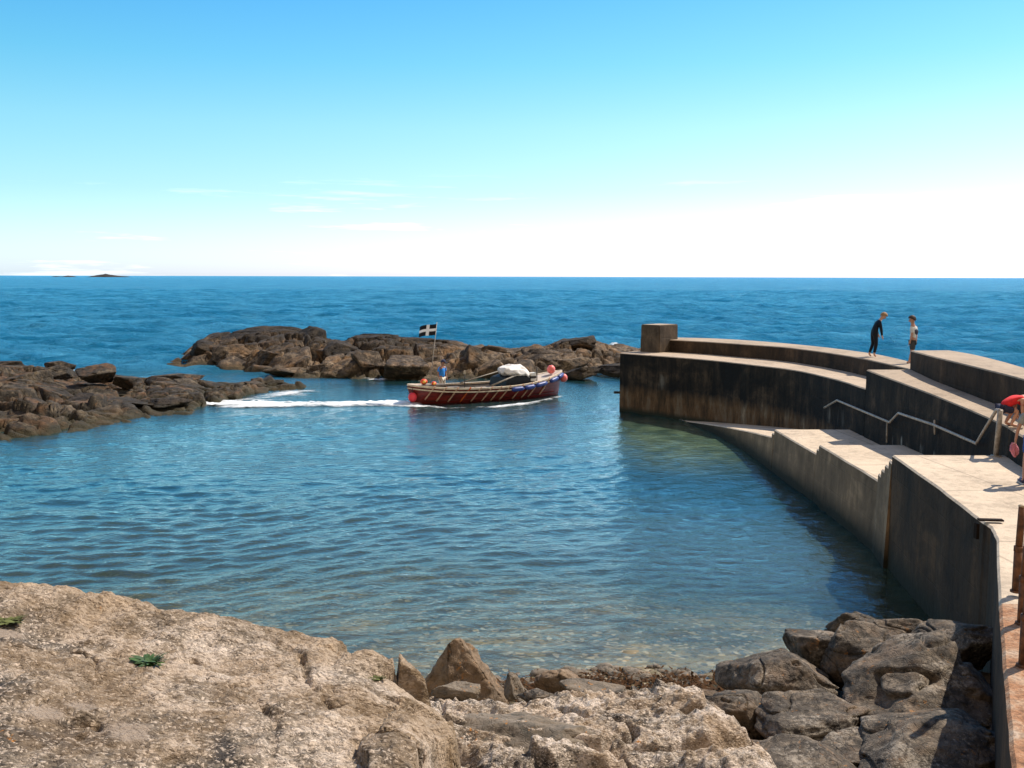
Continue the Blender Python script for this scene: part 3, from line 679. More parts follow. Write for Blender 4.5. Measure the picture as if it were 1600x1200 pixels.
back_cols = [(262, 572, 571, 4), (285, 571, 556, 4), (300, 571, 542, 5), (325, 571, 527, 7), (345, 572, 519, 9), (430, 583, 514, 11), (475, 586, 520, 11), (500, 586, 526, 10), (540, 589, 533, 10), (556, 590, 524, 11), (600, 592, 524, 11), (640, 592, 528, 11), (700, 592, 533, 11), (740, 592, 540, 10), (800, 590, 546, 10), (850, 588, 541, 9), (880, 587, 531, 9), (900, 586, 527, 9), (925, 584, 534, 9), (960, 580, 541, 9), (1000, 574, 545, 10), (1060, 570, 549, 10)]
reef('rocky_reef', back_cols, (-31, 14), (52, 84), 0.12, MAT['reef'], 3, 2.0, 0.48)
left_cols = [(-260, 720, 560, 18), (-60, 700, 562, 18), (0, 685, 570, 17), (60, 676, 574, 16), (110, 668, 584, 15), (150, 662, 582, 15), (200, 655, 592, 12), (240, 650, 590, 11), (300, 644, 594, 9), (330, 632, 600, 6), (400, 616, 603, 4), (440, 611, 602, 3), (470, 608, 607, 2)]
reef('rocky_ledge', left_cols, (-34, -8.5), (30, 60), 0.10, MAT['reef_left'], 17, 1.7, 0.44)

# individual boulders on the back reef
BR = [ # px, py, D, w, h, dark?, label
 (395, 534, 72, 130, 48, 1, 'long flat topped black rock mass, highest on the left end of the far reef'),
 (318, 546, 68, 42, 40, 1, 'dark jagged rock at the left end of the far reef'),
 (478, 538, 70, 50, 34, 1, 'dark wedge rock just right of the long black rock mass'),
 (535, 556, 64, 48, 50, 1, 'tall brown rock fin between the two halves of the far reef'),
 (585, 530, 70, 62, 24, 1, 'black smooth rock on the reef skyline left of the flag'),
 (650, 540, 68, 72, 26, 0, 'broad dark brown rock behind the flag'),
 (708, 545, 67, 46, 24, 0, 'sloping grey brown rock on the skyline right of the flag'),
 (440, 556, 64.5, 90, 20, 0, 'pale flat ledge rock below the long black rock mass'),
 (370, 558, 65.5, 70, 24, 0, 'sunlit tan rock at the foot of the black rock mass'),
 (455, 579, 60.5, 52, 16, 0, 'low pale rock standing in the water before the far reef'),
 (505, 576, 60, 22, 20, 0, 'small pointed tan rock at the water beside the brown fin'),
 (533, 578, 59.5, 30, 20, 0, 'blocky tan rock at the waterline under the brown fin'),
 (638, 572, 59, 66, 40, 0, 'big rounded olive brown boulder left of the boatman'),
 (578, 570, 60, 44, 34, 0, 'brown boulder between the fin and the olive boulder'),
 (742, 566, 60, 44, 36, 0, 'dark angular boulder behind the middle of the boat'),
 (900, 535, 66, 46, 20, 0, 'humped rock crowning the right half of the far reef'),
 (845, 558, 62, 70, 28, 0, 'long sloping brown rock above the white boat cover'),
 (908, 580, 58, 44, 18, 1, 'low dark rock in the water right of the boat bow'),
 (955, 574, 60, 56, 16, 1, 'flat dark rock beside the pier end'),
 (885, 566, 61, 44, 24, 0, 'brown block above the pink bow buoys'),
]
for i, (px, py, D, w_, h_, dk, lb) in enumerate(BR):
    rock_px('boulder', px, py+(6 if i == 0 else 3), D-2.2, w_*1.10, h_*1.04, 100+i*7, MAT['reef_dark'] if dk else MAT['reef'], lb, 'large rocks on the far reef', sub=5, rough=0.05, planes=13, sharp=80, capr=1.6, crack=0.12, depth=(w_+h_)/2*0.045*0.6)
LR = [
 (45, 599, 46, 56, 32, 0, 'square orange topped boulder on the left ledge'),
 (8, 600, 46.5, 46, 30, 0, 'brown block at the left edge of the picture'),
 (155, 586, 47, 48, 30, 0, 'domed dark boulder on the skyline of the left ledge'),
 (196, 597, 47, 40, 24, 0, 'grey brown rock right of the domed boulder'),
 (90, 583, 49, 36, 24, 0, 'pointed grey rock with a black hollow, left ledge'),
 (88, 570, 54, 36, 14, 0, 'low rock with spray beside it behind the left ledge'),
 (14, 573, 53, 40, 22, 1, 'dark rock at the upper left edge of the ledge'),
 (32, 646, 39, 72, 22, 0, 'long smooth grey rock near the front of the left ledge'),
 (185, 628, 42.5, 80, 16, 0, 'smooth grey whaleback rock in the middle of the ledge'),
 (132, 630, 42, 52, 18, 1, 'black hollowed rock beside the grey whaleback'),
 (250, 632, 42.8, 60, 22, 1, 'dark rounded rock at the wake end of the ledge'),
 (66, 617, 43, 13, 16, 0, 'small round knob of rock on the left ledge'),
 (285, 590, 52, 70, 16, 0, 'flat layered brown rock at the right of the ledge'),
 (395, 604, 50.5, 60, 12, 0, 'low sunlit rock spit beside the white wake'),
]
for i, (px, py, D, w_, h_, dk, lb) in enumerate(LR):
    rock_px('boulder', px, py, D, w_, h_, 300+i*11, MAT['reef_dark'] if dk else MAT['reef_left'], lb, 'large rocks on the left ledge', sub=5, rough=0.05, planes=13, sharp=80, capr=1.6, crack=0.12, depth=(w_+h_)/2*0.03*0.7)
rr = random.Random(5)
for i in range(46):
    px = rr.uniform(290, 985); c = np.interp(px, [q[0] for q in back_cols], [q[1] for q in back_cols]); tp_ = np.interp(px, [q[0] for q in back_cols], [q[2] for q in back_cols])
    t = rr.random()**1.4; f = U(px, c, 0); dc = np.interp(px, [q[0] for q in back_cols], [q[3] for q in back_cols])
    D = f[1]+dc*t*0.85+0.3; z = -0.05+max(0.3, (UD(px, tp_, f[1]+dc)[2]))*t*0.8
    sz = rr.uniform(0.35, 1.0)
    rock('boulder', (ray(px, c).x/ray(px, c).y*D, D, z), (sz*rr.uniform(1, 1.6), sz, sz*rr.uniform(0.45, 0.8)), 500+i, MAT['reef'], 4, 0.06, 12, sharp=70, capr=1.6, label='angular brown loose rock lying among the boulders of the far reef', group='loose rocks on the far reef')
for i in range(26):
    px = rr.uniform(5, 440); c = np.interp(px, [q[0] for q in left_cols], [q[1] for q in left_cols]); tp_ = np.interp(px, [q[0] for q in left_cols], [q[2] for q in left_cols])
    t = rr.random(); f = U(px, c, 0); dc = np.interp(px, [q[0] for q in left_cols], [q[3] for q in left_cols])
    D = f[1]+dc*t*0.9+0.3; z = 0.0+max(0.3, (UD(px, tp_, f[1]+dc)[2]))*t*0.7
    sz = rr.uniform(0.22, 0.6)
    rock('boulder', (ray(px, c).x/ray(px, c).y*D, D, z), (sz*rr.uniform(1, 1.8), sz, sz*rr.uniform(0.45, 0.7)), 700+i, MAT['reef_left'], 4, 0.06, 12, sharp=70, capr=1.6, label='small dark loose rock lying on the weedy left ledge', group='loose rocks on the left ledge')
# islet on the horizon
X, Y = np.meshgrid(np.linspace(-1900, -1150, 240), np.linspace(3450, 3600, 20))
uu = X/Y*FPX+800
hh = np.interp(uu, [60, 90, 110, 122, 128, 148, 160, 168, 176, 200, 225], [-6, 1.5, 5, 2.5, -3, 4, 9, 12, 8, 4, -6])+2.2*fbm(X*0.03, Y*0.03, o=3, s=2)
hh = hh*np.sin(np.clip((Y-3450)/150, 0, 1)*math.pi)**0.5-1
tag(heightfield('distant_islet', X, Y, hh, MAT['reef_dark'], keep=hh > -5), kind='structure')

# ---- foreground slab
def FU(pts, z): return [U(px, py, z(px, py) if callable(z) else z)[:2] for px, py in pts]
def zs(px, py): return 3.40-0.50*max(0, min(1, px/650))
SP = [(-700, 860), (-200, 888), (0, 905), (45, 911), (90, 919), (170, 934), (232, 943), (245, 953), (330, 962), (430, 975), (480, 992), (530, 1012), (590, 1034), (640, 1050), (672, 1068), (690, 1098), (686, 1130), (668, 1156), (652, 1185), (630, 1240), (600, 1400), (400, 1900), (-900, 1900)]
SPw = FU(SP, zs)
X, Y = np.meshgrid(np.arange(-7.2, 0.4, 0.016), np.arange(2.2, 9.6, 0.016))
sd = sdist(X, Y, SPw)-0.05+0.05*fbm(X*2.2, Y*2.2, o=3, s=41)
plane = 3.43-0.51*np.clip((X+3.8)/3.2, -1, 1.15)-0.03*(Y-6)
top = plane+0.07*fbm(X*0.9, Y*0.9, o=3, s=42)+0.022*fbm(X*5, Y*5, o=4, s=43, g=0.6)+0.010*ridged(X*16, Y*22, o=2, s=44)
# cracks
for P_, d_ in (([(-10, 985), (60, 990), (110, 1000), (150, 1018)], 0.05), ([(520, 1120), (560, 1112), (610, 1118), (640, 1140), (670, 1150)], 0.07), ([(300, 1025), (325, 1040)], 0.04), ([(110, 1110), (150, 1118), (155, 1135)], 0.035), ([(245, 955), (260, 975), (330, 985), (420, 1000), (470, 1030)], 0.022), ([(150, 1018), (148, 1060), (60, 1090)], 0.03), ([(470, 1030), (480, 1075), (520, 1120)], 0.03), ([(380, 1075), (430, 1140), (420, 1200)], 0.02)):
    dd = sdist(X, Y, FU(P_, zs), False)+0.02*fbm(X*9, Y*9, o=2, s=50); top = top-d_*1.7*np.exp(-(np.maximum(dd, 0)/0.017)**2)
hq, eq = cells2(X*2.6+.4*fbm(X*2, Y*2, o=2, s=77), Y*2.2, 78)
top = top+sstep(-0.55, -0.05, sd)*sstep(-1.6, -0.9, X)*0.22*((hq+0.75)*sstep(0, 0.10, eq)-0.66)
drop = np.where(sd < 0, -0.05*np.exp(sd/0.06), -0.05-np.minimum(sd*4.5, sd*1.8+0.55))
Zs = top+drop+0.10*sstep(0.02, 0.25, sd)*fbm(X*4, Y*4, o=4, s=45)
ebr = sstep(-0.9, -0.1, sd+0.25*fbm(X*1.6, Y*1.6, o=3, s=95))*sstep(-0.2, 0.6, Y-5.6)
cem = np.zeros(X.shape)
for cx_, cy_, rx_, ry_ in ((200, 1135, 44, 15), (70, 1102, 26, 11), (130, 1096, 30, 9), (5, 966, 34, 11), (390, 1180, 16, 8)):
    c_ = U(cx_, cy_, zs(cx_, cy_)); m_ = c_[1]/FPX; dd = np.hypot((X-c_[0])/(rx_*m_), (Y-c_[1])/(ry_*m_*2.4))+0.25*fbm(X*7, Y*7, o=3, s=88); cem = np.maximum(cem, 1-sstep(0.75, 1.0, dd))
Zs = Zs*(1-cem)+(plane+0.07*fbm(X*0.9, Y*0.9, o=3, s=42)+0.012)*cem
slab = heightfield('rock_slab', X, Y, Zs, MAT['slab'], keep=(Zs > -0.5))
kk = (Zs > -0.5).ravel(); Fq = grid_faces(*X.shape); Fq = Fq[kk[Fq].all(1)]; us__ = np.zeros(X.size, bool); us__[Fq.ravel()] = True
at = slab.data.attributes.new('brown_crust', 'FLOAT', 'POINT'); at.data.foreach_set('value', ebr.ravel()[us__].astype(np.float32))
at = slab.data.attributes.new('cement', 'FLOAT', 'POINT'); at.data.foreach_set('value', cem.ravel()[us__].astype(np.float32))
tag(slab, 'broad pale shell flecked rock slab filling the lower left foreground', 'rock')
# ---- central pale outcrop
CP = [(600, 1100), (660, 1090), (690, 1078), (740, 1082), (790, 1094), (830, 1086), (870, 1070), (925, 1074), (960, 1068), (1015, 1062), (1062, 1066), (1092, 1085), (1118, 1118), (1165, 1150), (1215, 1178), (1235, 1240), (1180, 1500), (500, 1500)]
def zc(px, py): return float(np.interp(py, [1060, 1200, 1500], [0.85, 1.75, 2.4]))
CPw = FU(CP, zc)
X, Y = np.meshgrid(np.arange(-2.2, 4.6, 0.014), np.arange(3.6, 12.6, 0.014))
sd = sdist(X, Y, CPw)+0.09*fbm(X*2.2, Y*2.2, o=4, s=61)
pl = np.interp(Y, [4, 7.8, 11.7], [2.3, 1.72, 0.85])
h1, e1 = cells2(X*0.75+Y*.25+.25*fbm(X*2, Y*2, o=2, s=91), Y*1.05, 66)
top = pl+0.17*((h1+0.75)*sstep(0, 0.12, e1)-0.62)+0.10*fbm(X*1.4, Y*1.4, o=3, s=62)+0.045*ridged(X*3.0, Y*4.5, o=4, s=63)+0.02*fbm(X*13, Y*13, o=3, s=64)
for (hx, hy, hr_, hd) in ((1005, 1195, 0.42, 0.5), (930, 1188, 0.2, 0.3), (660, 1178, 0.3, 0.35), (640, 1140, 0.3, 0.3)):
    c_ = U(hx, hy, zc(hx, hy)); dd = np.hypot((X-c_[0])/1.7, Y-c_[1]); top = top-hd*np.exp(-(dd/hr_)**4)
drop = np.where(sd < 0, -0.12*np.exp(sd/0.15), -0.12-np.minimum(sd*2.4, sd+0.4))
Zc = top+drop
tag(heightfield('rock_outcrop', X, Y, Zc, MAT['pale'], keep=(Zc > -0.3)), 'craggy whitish crusted outcrop with dark pits in the bottom centre', 'rock')
# ---- single foreground rocks
FR = [ # px,py,D,w,h,seed,mat,depth,label
 (800, 1168, 8.9, 235, 110, 901, 'greyrock', 0.42, 'grey brown rounded rock with an orange lichen spot, bottom centre'),
 (665, 1085, 8.6, 0, 0, 0, '', 0, ''),
 (710, 1080, 10.9, 60, 34, 905, 'greyrock', 0.16, 'small grey stone at the foot of the pyramid rock'),
 (885, 1072, 12.2, 80, 46, 907, 'brownrock', 0.3, 'rounded brown rock behind the pale outcrop near the seaweed'),
 (930, 1080, 11.7, 105, 30, 909, 'greyrock', 0.25, 'flat grey rock on the upper edge of the pale outcrop'),
 (800, 1075, 12.0, 30, 36, 911, 'greyrock', 0.15, 'small upright grey stone right of the pyramid rock'),
 (845, 1092, 11.2, 60, 24, 913, 'heap', 0.2, 'dark low stone between the pyramid rock and the pale outcrop'),
 (640, 1192, 7.7, 110, 70, 915, 'greyrock', 0.25, 'grey brown stone wedged under the right end of the slab'),
 (1030, 1108, 0, 0, 0, 0, '', 0, ''),
]
for px, py, D, w_, h_, sd_, m_, dp, lb in FR:
    if not w_: continue
    rock_px('foreground_rock', px, py, D, w_, h_, sd_, MAT[m_], lb, None, depth=dp, sub=6, rough=0.09, planes=16, crack=0.05)
# pyramid rock: faceted wedge with a sharp vertical ridge
def pyramid():
    base = Vector(U(722, 1092, 0.35)); m_ = 12.6/FPX
    bm = bmesh.new()
    P = [(-0.62, 0.15, -0.35), (-0.12, -0.34, -0.35), (0.40, -0.22, -0.35), (0.66, 0.22, -0.35), (0.1, 0.7, -0.35),
         (-0.46, 0.10, 0.10), (-0.10, -0.16, 0.22), (0.34, -0.06, 0.18), (0.48, 0.22, 0.02), (-0.16, 0.0, 0.68), (-0.05, 0.04, 0.73), (0.10, 0.16, 0.60), (0.0, 0.35, 0.45), (-0.26, 0.06, 0.46)]
    for p in P: bm.verts.new((p[0]*1.12, p[1]*1.12, p[2]*1.08))
    bmesh.ops.convex_hull(bm, input=bm.verts[:])
    bmesh.ops.bevel(bm, geom=bm.edges[:], offset=0.015, segments=2, affect='EDGES')
    bmesh.ops.triangulate(bm, faces=bm.faces[:])
    for _ in range(5):
        es = [e for e in bm.edges if e.calc_length() > 0.035]
        if not es: break
        bmesh.ops.subdivide_edges(bm, edges=es, cuts=1); bmesh.ops.triangulate(bm, faces=bm.faces[:])
    co = np.array([v_.co[:] for v_ in bm.verts]); no = np.array([v_.normal[:] for v_ in bm.verts])
    n_ = 0.022*fbm(co[:, 0]*5, co[:, 1]*5, co[:, 2]*5, 5, 7)+0.012*ridged(co[:, 0]*9, co[:, 1]*9, co[:, 2]*9, 3, 8)
    for v_, a_ in zip(bm.verts, co+no*n_[:, None]): v_.co = a_
    o = bm_obj('pyramid_rock', bm, MAT['brownrock'], None, True, base)
    tag(o, 'pointed brown pyramid shaped rock with one shaded and one sunlit face at the water edge', 'rock')
pyramid()
HP = [ # heap by the wall
 (1345, 992, 13.7, 112, 58, 'sunlit brown topped boulder, farthest back of the heap by the quay wall'),
 (1422, 992, 13.3, 112, 46, 'flat dark boulder at the top of the heap, right of the brown topped one'),
 (1490, 1018, 12.7, 128, 84, 'brown domed boulder against the quay wall at the top right of the heap'),
 (1293, 1022, 12.9, 90, 76, 'upper left boulder of the heap with a dark crevice below'),
 (1355, 1040, 12.4, 124, 82, 'middle boulder of the heap with smooth brown top'),
 (1440, 1092, 11.4, 215, 140, 'largest dark boulder, in the middle right of the heap'),
 (1226, 1068, 12.0, 136, 112, 'big rounded boulder with white patches at the left of the heap'),
 (1160, 1124, 11.2, 96, 76, 'low dark boulder at the left foot of the heap'),
 (1268, 1136, 10.8, 176, 104, 'crusted boulder in the lower middle of the heap'),
 (1335, 1182, 10.0, 96, 60, 'small broken grey boulder near the bottom of the heap'),
 (1465, 1175, 9.9, 210, 110, 'wide dark boulder with orange lichen at the bottom right of the heap'),
 (1262, 1222, 9.2, 190, 90, 'sunlit tan boulder at the bottom edge beside the pale outcrop'),
 (1400, 1120, 11.3, 110, 70, 'dark sloping boulder tucked in the heap centre'),
 (1500, 1085, 11.2, 110, 100, 'shaded boulder resting on the quay wall foot'),
]
for i, (px, py, D, w_, h_, lb) in enumerate(HP):
    rock_px('heap_boulder', px-6, py, D, w_*1.1, h_*1.12, 950+i*13, MAT['heap'], lb, 'boulder heap by the quay wall', sub=6, rough=0.085, planes=17, crack=0.12, depth=(w_+h_)/2*12/FPX*0.66, sharp=30, capr=1.25)
# filler ground below heap
X, Y = np.meshgrid(np.arange(1.6, 6.8, 0.05), np.arange(4, 14.2, 0.05))
Zf = 0.3*sstep(4.3, 5.4, X)*sstep(13.6, 12.6, Y)+np.interp(Y, [4, 9, 12.5, 14.2], [1.2, 0.55, 0.25, -0.3])+0.15*fbm(X*2, Y*2, o=4, s=71)
tag(heightfield('rocky_shore', X, Y, Zf, MAT['heap']), kind='structure')
# pebbles and small stones along the shore
# ---- seaweed wrack line
def wrack():
    r_ = random.Random(3); V = []; F = []
    for i in range(2600):
        x = r_.uniform(-2.2, 4.2); e = 13.45+0.25*math.sin(x*0.8)
        y = e+r_.gauss(-0.35, 0.30); 
        if r_.random() < 0.25: y -= r_.random()*0.8
        z = float(0.05+(e-y)*0.16)+r_.uniform(0.0, 0.07)
        a = r_.uniform(0, 6.28); L = r_.uniform(0.05, 0.17); wd = r_.uniform(0.008, 0.022); b = len(V); bz = r_.uniform(-0.02, 0.05)
        dx, dy = math.cos(a), math.sin(a)
        V += [(x-dy*wd, y+dx*wd, z), (x+dy*wd, y-dx*wd, z+0.006), (x+dx*L/2+dy*wd, y+dy*L/2-dx*wd, z+bz), (x+dx*L/2-dy*wd, y+dy*L/2+dx*wd, z+bz+0.006), (x+dx*L, y+dy*L, z)]
        F += [(b, b+1, b+2, b+3), (b+3, b+2, b+4)]
    o = mesh_obj('seaweed', V, F, plain('brown_seaweed', (0.075, 0.036, 0.014), 0.9, 0.3, 20, spec=0.1))
    tag(o, 'dark brown seaweed washed up along the shoreline', 'seaweed', kind='stuff')
wrack()
def shingle():
    r_ = random.Random(8); V0, F0 = ICO[3][0], ICO[3][1]; V0 = V0[:]; Vs = []; Fs = []; n = 0
    bm = bmesh.new(); bmesh.ops.create_icosphere(bm, subdivisions=2, radius=1); V0 = np.array([v_.co[:] for v_ in bm.verts]); F0 = np.array([[v_.index for v_ in f.verts] for f in bm.faces]); bm.free()
    for i in range(900):
        x = r_.uniform(-2.4, 4.4); e = 13.6+0.25*math.sin(x*0.8); y = e-abs(r_.gauss(0, 0.7))+0.35; sz = r_.uniform(0.02, 0.06)*(1.8 if r_.random() < 0.12 else 1)
        z = float(seabed_z(np.array([x]), np.array([y]))[0])+sz*0.35
        P = V0*(1+0.25*vnoise(V0[:, 0]*1.5+i, V0[:, 1]*1.5, V0[:, 2]*1.5, 3))[:, None]*np.array([sz*r_.uniform(0.8, 1.6), sz, sz*0.6]); Vs.append(P+np.array([x, y, z])); Fs.append(F0+n); n += len(V0)
    tag(mesh_obj('shingle', np.concatenate(Vs), np.concatenate(Fs), MAT['greyrock'], None, True), 'mixed grey and brown stones strewn along the waterline', 'shingle', kind='stuff')
shingle()
# ---- small plants on the slab
leafm = plain('green_leaf', (0.05, 0.10, 0.02), 0.6, 0.3, 20)
mossm = plain('olive_moss', (0.10, 0.11, 0.025), 0.9, 0.3, 30)
def slab_z(x, y):
    i = np.argmin((slabX-x)**2+(slabY-y)**2); return float(slabZ[i])
slabX = np.array([v_.co.x for v_ in slab.data.vertices]); slabY = np.array([v_.co.y for v_ in slab.data.vertices]); slabZ = np.array([v_.co.z for v_ in slab.data.vertices])
def plant(px, py, zz, R_, n, up, label, mat, seed):
    r_ = random.Random(seed); x, y, _ = U(px, py, zz); z = slab_z(x, y)
    V = []; F = []
    for i in range(n):
        a = r_.uniform(0, 6.28); L = R_*r_.uniform(0.4, 1.0); wd = L*r_.uniform(0.10, 0.17); e = r_.uniform(0.1, 1.0)*up
        dx, dy = math.cos(a), math.sin(a)*0.8; b = len(V)
        cx, cy = r_.gauss(0, R_*0.2), r_.gauss(0, R_*0.15)
        for t, ww in ((0, 0.3), (0.35, 1), (0.7, 0.8), (1, 0.05)):
            zc_ = L*(e*t-0.5*e*t*t)*1.4+0.006
            V += [(cx+dx*L*t-dy*wd*ww, cy+dy*L*t+dx*wd*ww, zc_), (cx+dx*L*t+dy*wd*ww, cy+dy*L*t-dx*wd*ww, zc_+0.004)]
        for k in range(3): F.append((b+2*k, b+2*k+1, b+2*k+3, b+2*k+2))
    tag(mesh_obj('rock_plant', V, F, mat, None, False, loc=(x, y, z)), label, 'plant')
plant(232, 1030, 3.25, 0.135, 80, 0.7, 'small green leafy plant growing in a crack of the slab', leafm, 1)
plant(12, 948, 3.4, 0.13, 110, 0.3, 'patch of olive moss at the left edge of the slab', mossm, 2)
plant(592, 1052, 3.02, 0.06, 60, 0.3, 'little tuft of olive moss near the right end of the slab', mossm, 3)

# ------------------------------------------------------------------ foam
s = NT('white_foam'); v = s.coord('Position')
s.done((0.88, 0.9, 0.9), 0.6, s.bump(s.noise(v, 12, 5, 0.7), 0.6, 0.05)); foamM = s.m
fa = s.n('Attribute', attribute_name='cover').outputs['Fac']
fa = s.math('ADD', fa, s.math('MULTIPLY', s.math('SUBTRACT', s.noise(s.coord('Position', (1, 1.8, 1)), 5, 7, 0.75), 0.5), 1.3))
s.l(s.mr(fa, 0.15, 1.0, 0.0, 0.95), s.b.inputs['Alpha'])
def foam(name, poly, dens, seed, label, res=0.055, h=0.06, sx_=0.5, sy_=1.4, soft=0.5):
    xs_ = [p[0] for p in poly]; ys_ = [p[1] for p in poly]
    X, Y = np.meshgrid(np.arange(min(xs_)-.5, max(xs_)+.5, res), np.arange(min(ys_)-.5, max(ys_)+.5, res))
    sd = sdist(X, Y, poly)
    n = 0.5+0.5*fbm(X*sx_*1.6, Y*sy_*1.6, o=5, s=seed, g=0.62)/1.5
    cov = dens*np.clip(-sd/soft+0.15, -0.5, 1)-n+0.35; m = cov > -0.25
    Zf = wave(X, Y, np.full(X.shape, 0.3))+0.012+h*np.clip(-sd/soft, 0, 1)*(0.4+0.6*np.abs(fbm(X*3, Y*3, o=3, s=seed+3)))
    if m.sum() < 8: return
    o = heightfield(name, X, Y, Zf, foamM, keep=m)
    kk = m.ravel(); Fq = grid_faces(*X.shape); Fq = Fq[kk[Fq].all(1)]; us__ = np.zeros(X.size, bool); us__[Fq.ravel()] = True
    ca_ = o.data.attributes.new('cover', 'FLOAT', 'POINT'); ca_.data.foreach_set('value', cov.ravel()[us__].astype(np.float32))
    tag(o, label, 'foam', kind='stuff')
def WP(L): return [U(a, b, 0)[:2] for a, b in L]
foam('wake_foam', WP([(296, 630), (330, 625), (420, 628), (520, 628.0), (640, 626.5), (668, 628), (668, 637), (600, 635), (480, 636), (380, 638), (320, 636)]), 0.98, 1, 'bright white wake trailing behind the boat', soft=0.50, h=0.10)
foam('wake_foam', WP([(340, 628), (400, 618), (440, 610), (500, 607.5), (512, 612), (470, 619), (430, 626)]), 0.80, 2, 'broken lighter foam curling off the wake by the ledge', soft=1.3)
foam('bow_foam', WP([(640, 630), (700, 637), (760, 636), (820, 629), (878, 618), (880, 621), (830, 632), (780, 638), (700, 640), (640, 637)]), 0.70, 3, 'thin white froth along the side of the boat', soft=0.35, res=0.04)
foam('rock_foam', WP([(100, 571), (122, 571), (126, 576), (104, 576)]), 0.75, 4, 'small white splash behind the left ledge', res=0.1, h=0.2)
foam('rock_foam', WP([(948, 548), (985, 548), (975, 556), (955, 556)]), 0.9, 5, 'white splash on the reef beside the pier end', res=0.1, h=0.25)
foam('rock_foam', WP([(560, 590), (610, 591), (610, 595), (570, 594)]), 0.8, 6, 'thin line of foam at the foot of the far reef', res=0.08)
foam('rock_foam', WP([(1055, 648), (1110, 651), (1112, 657), (1085, 659), (1050, 655)]), 0.62, 8, 'bits of white froth at the bottom of the slipway', res=0.05, h=0.05, sx_=1.2, soft=0.4)

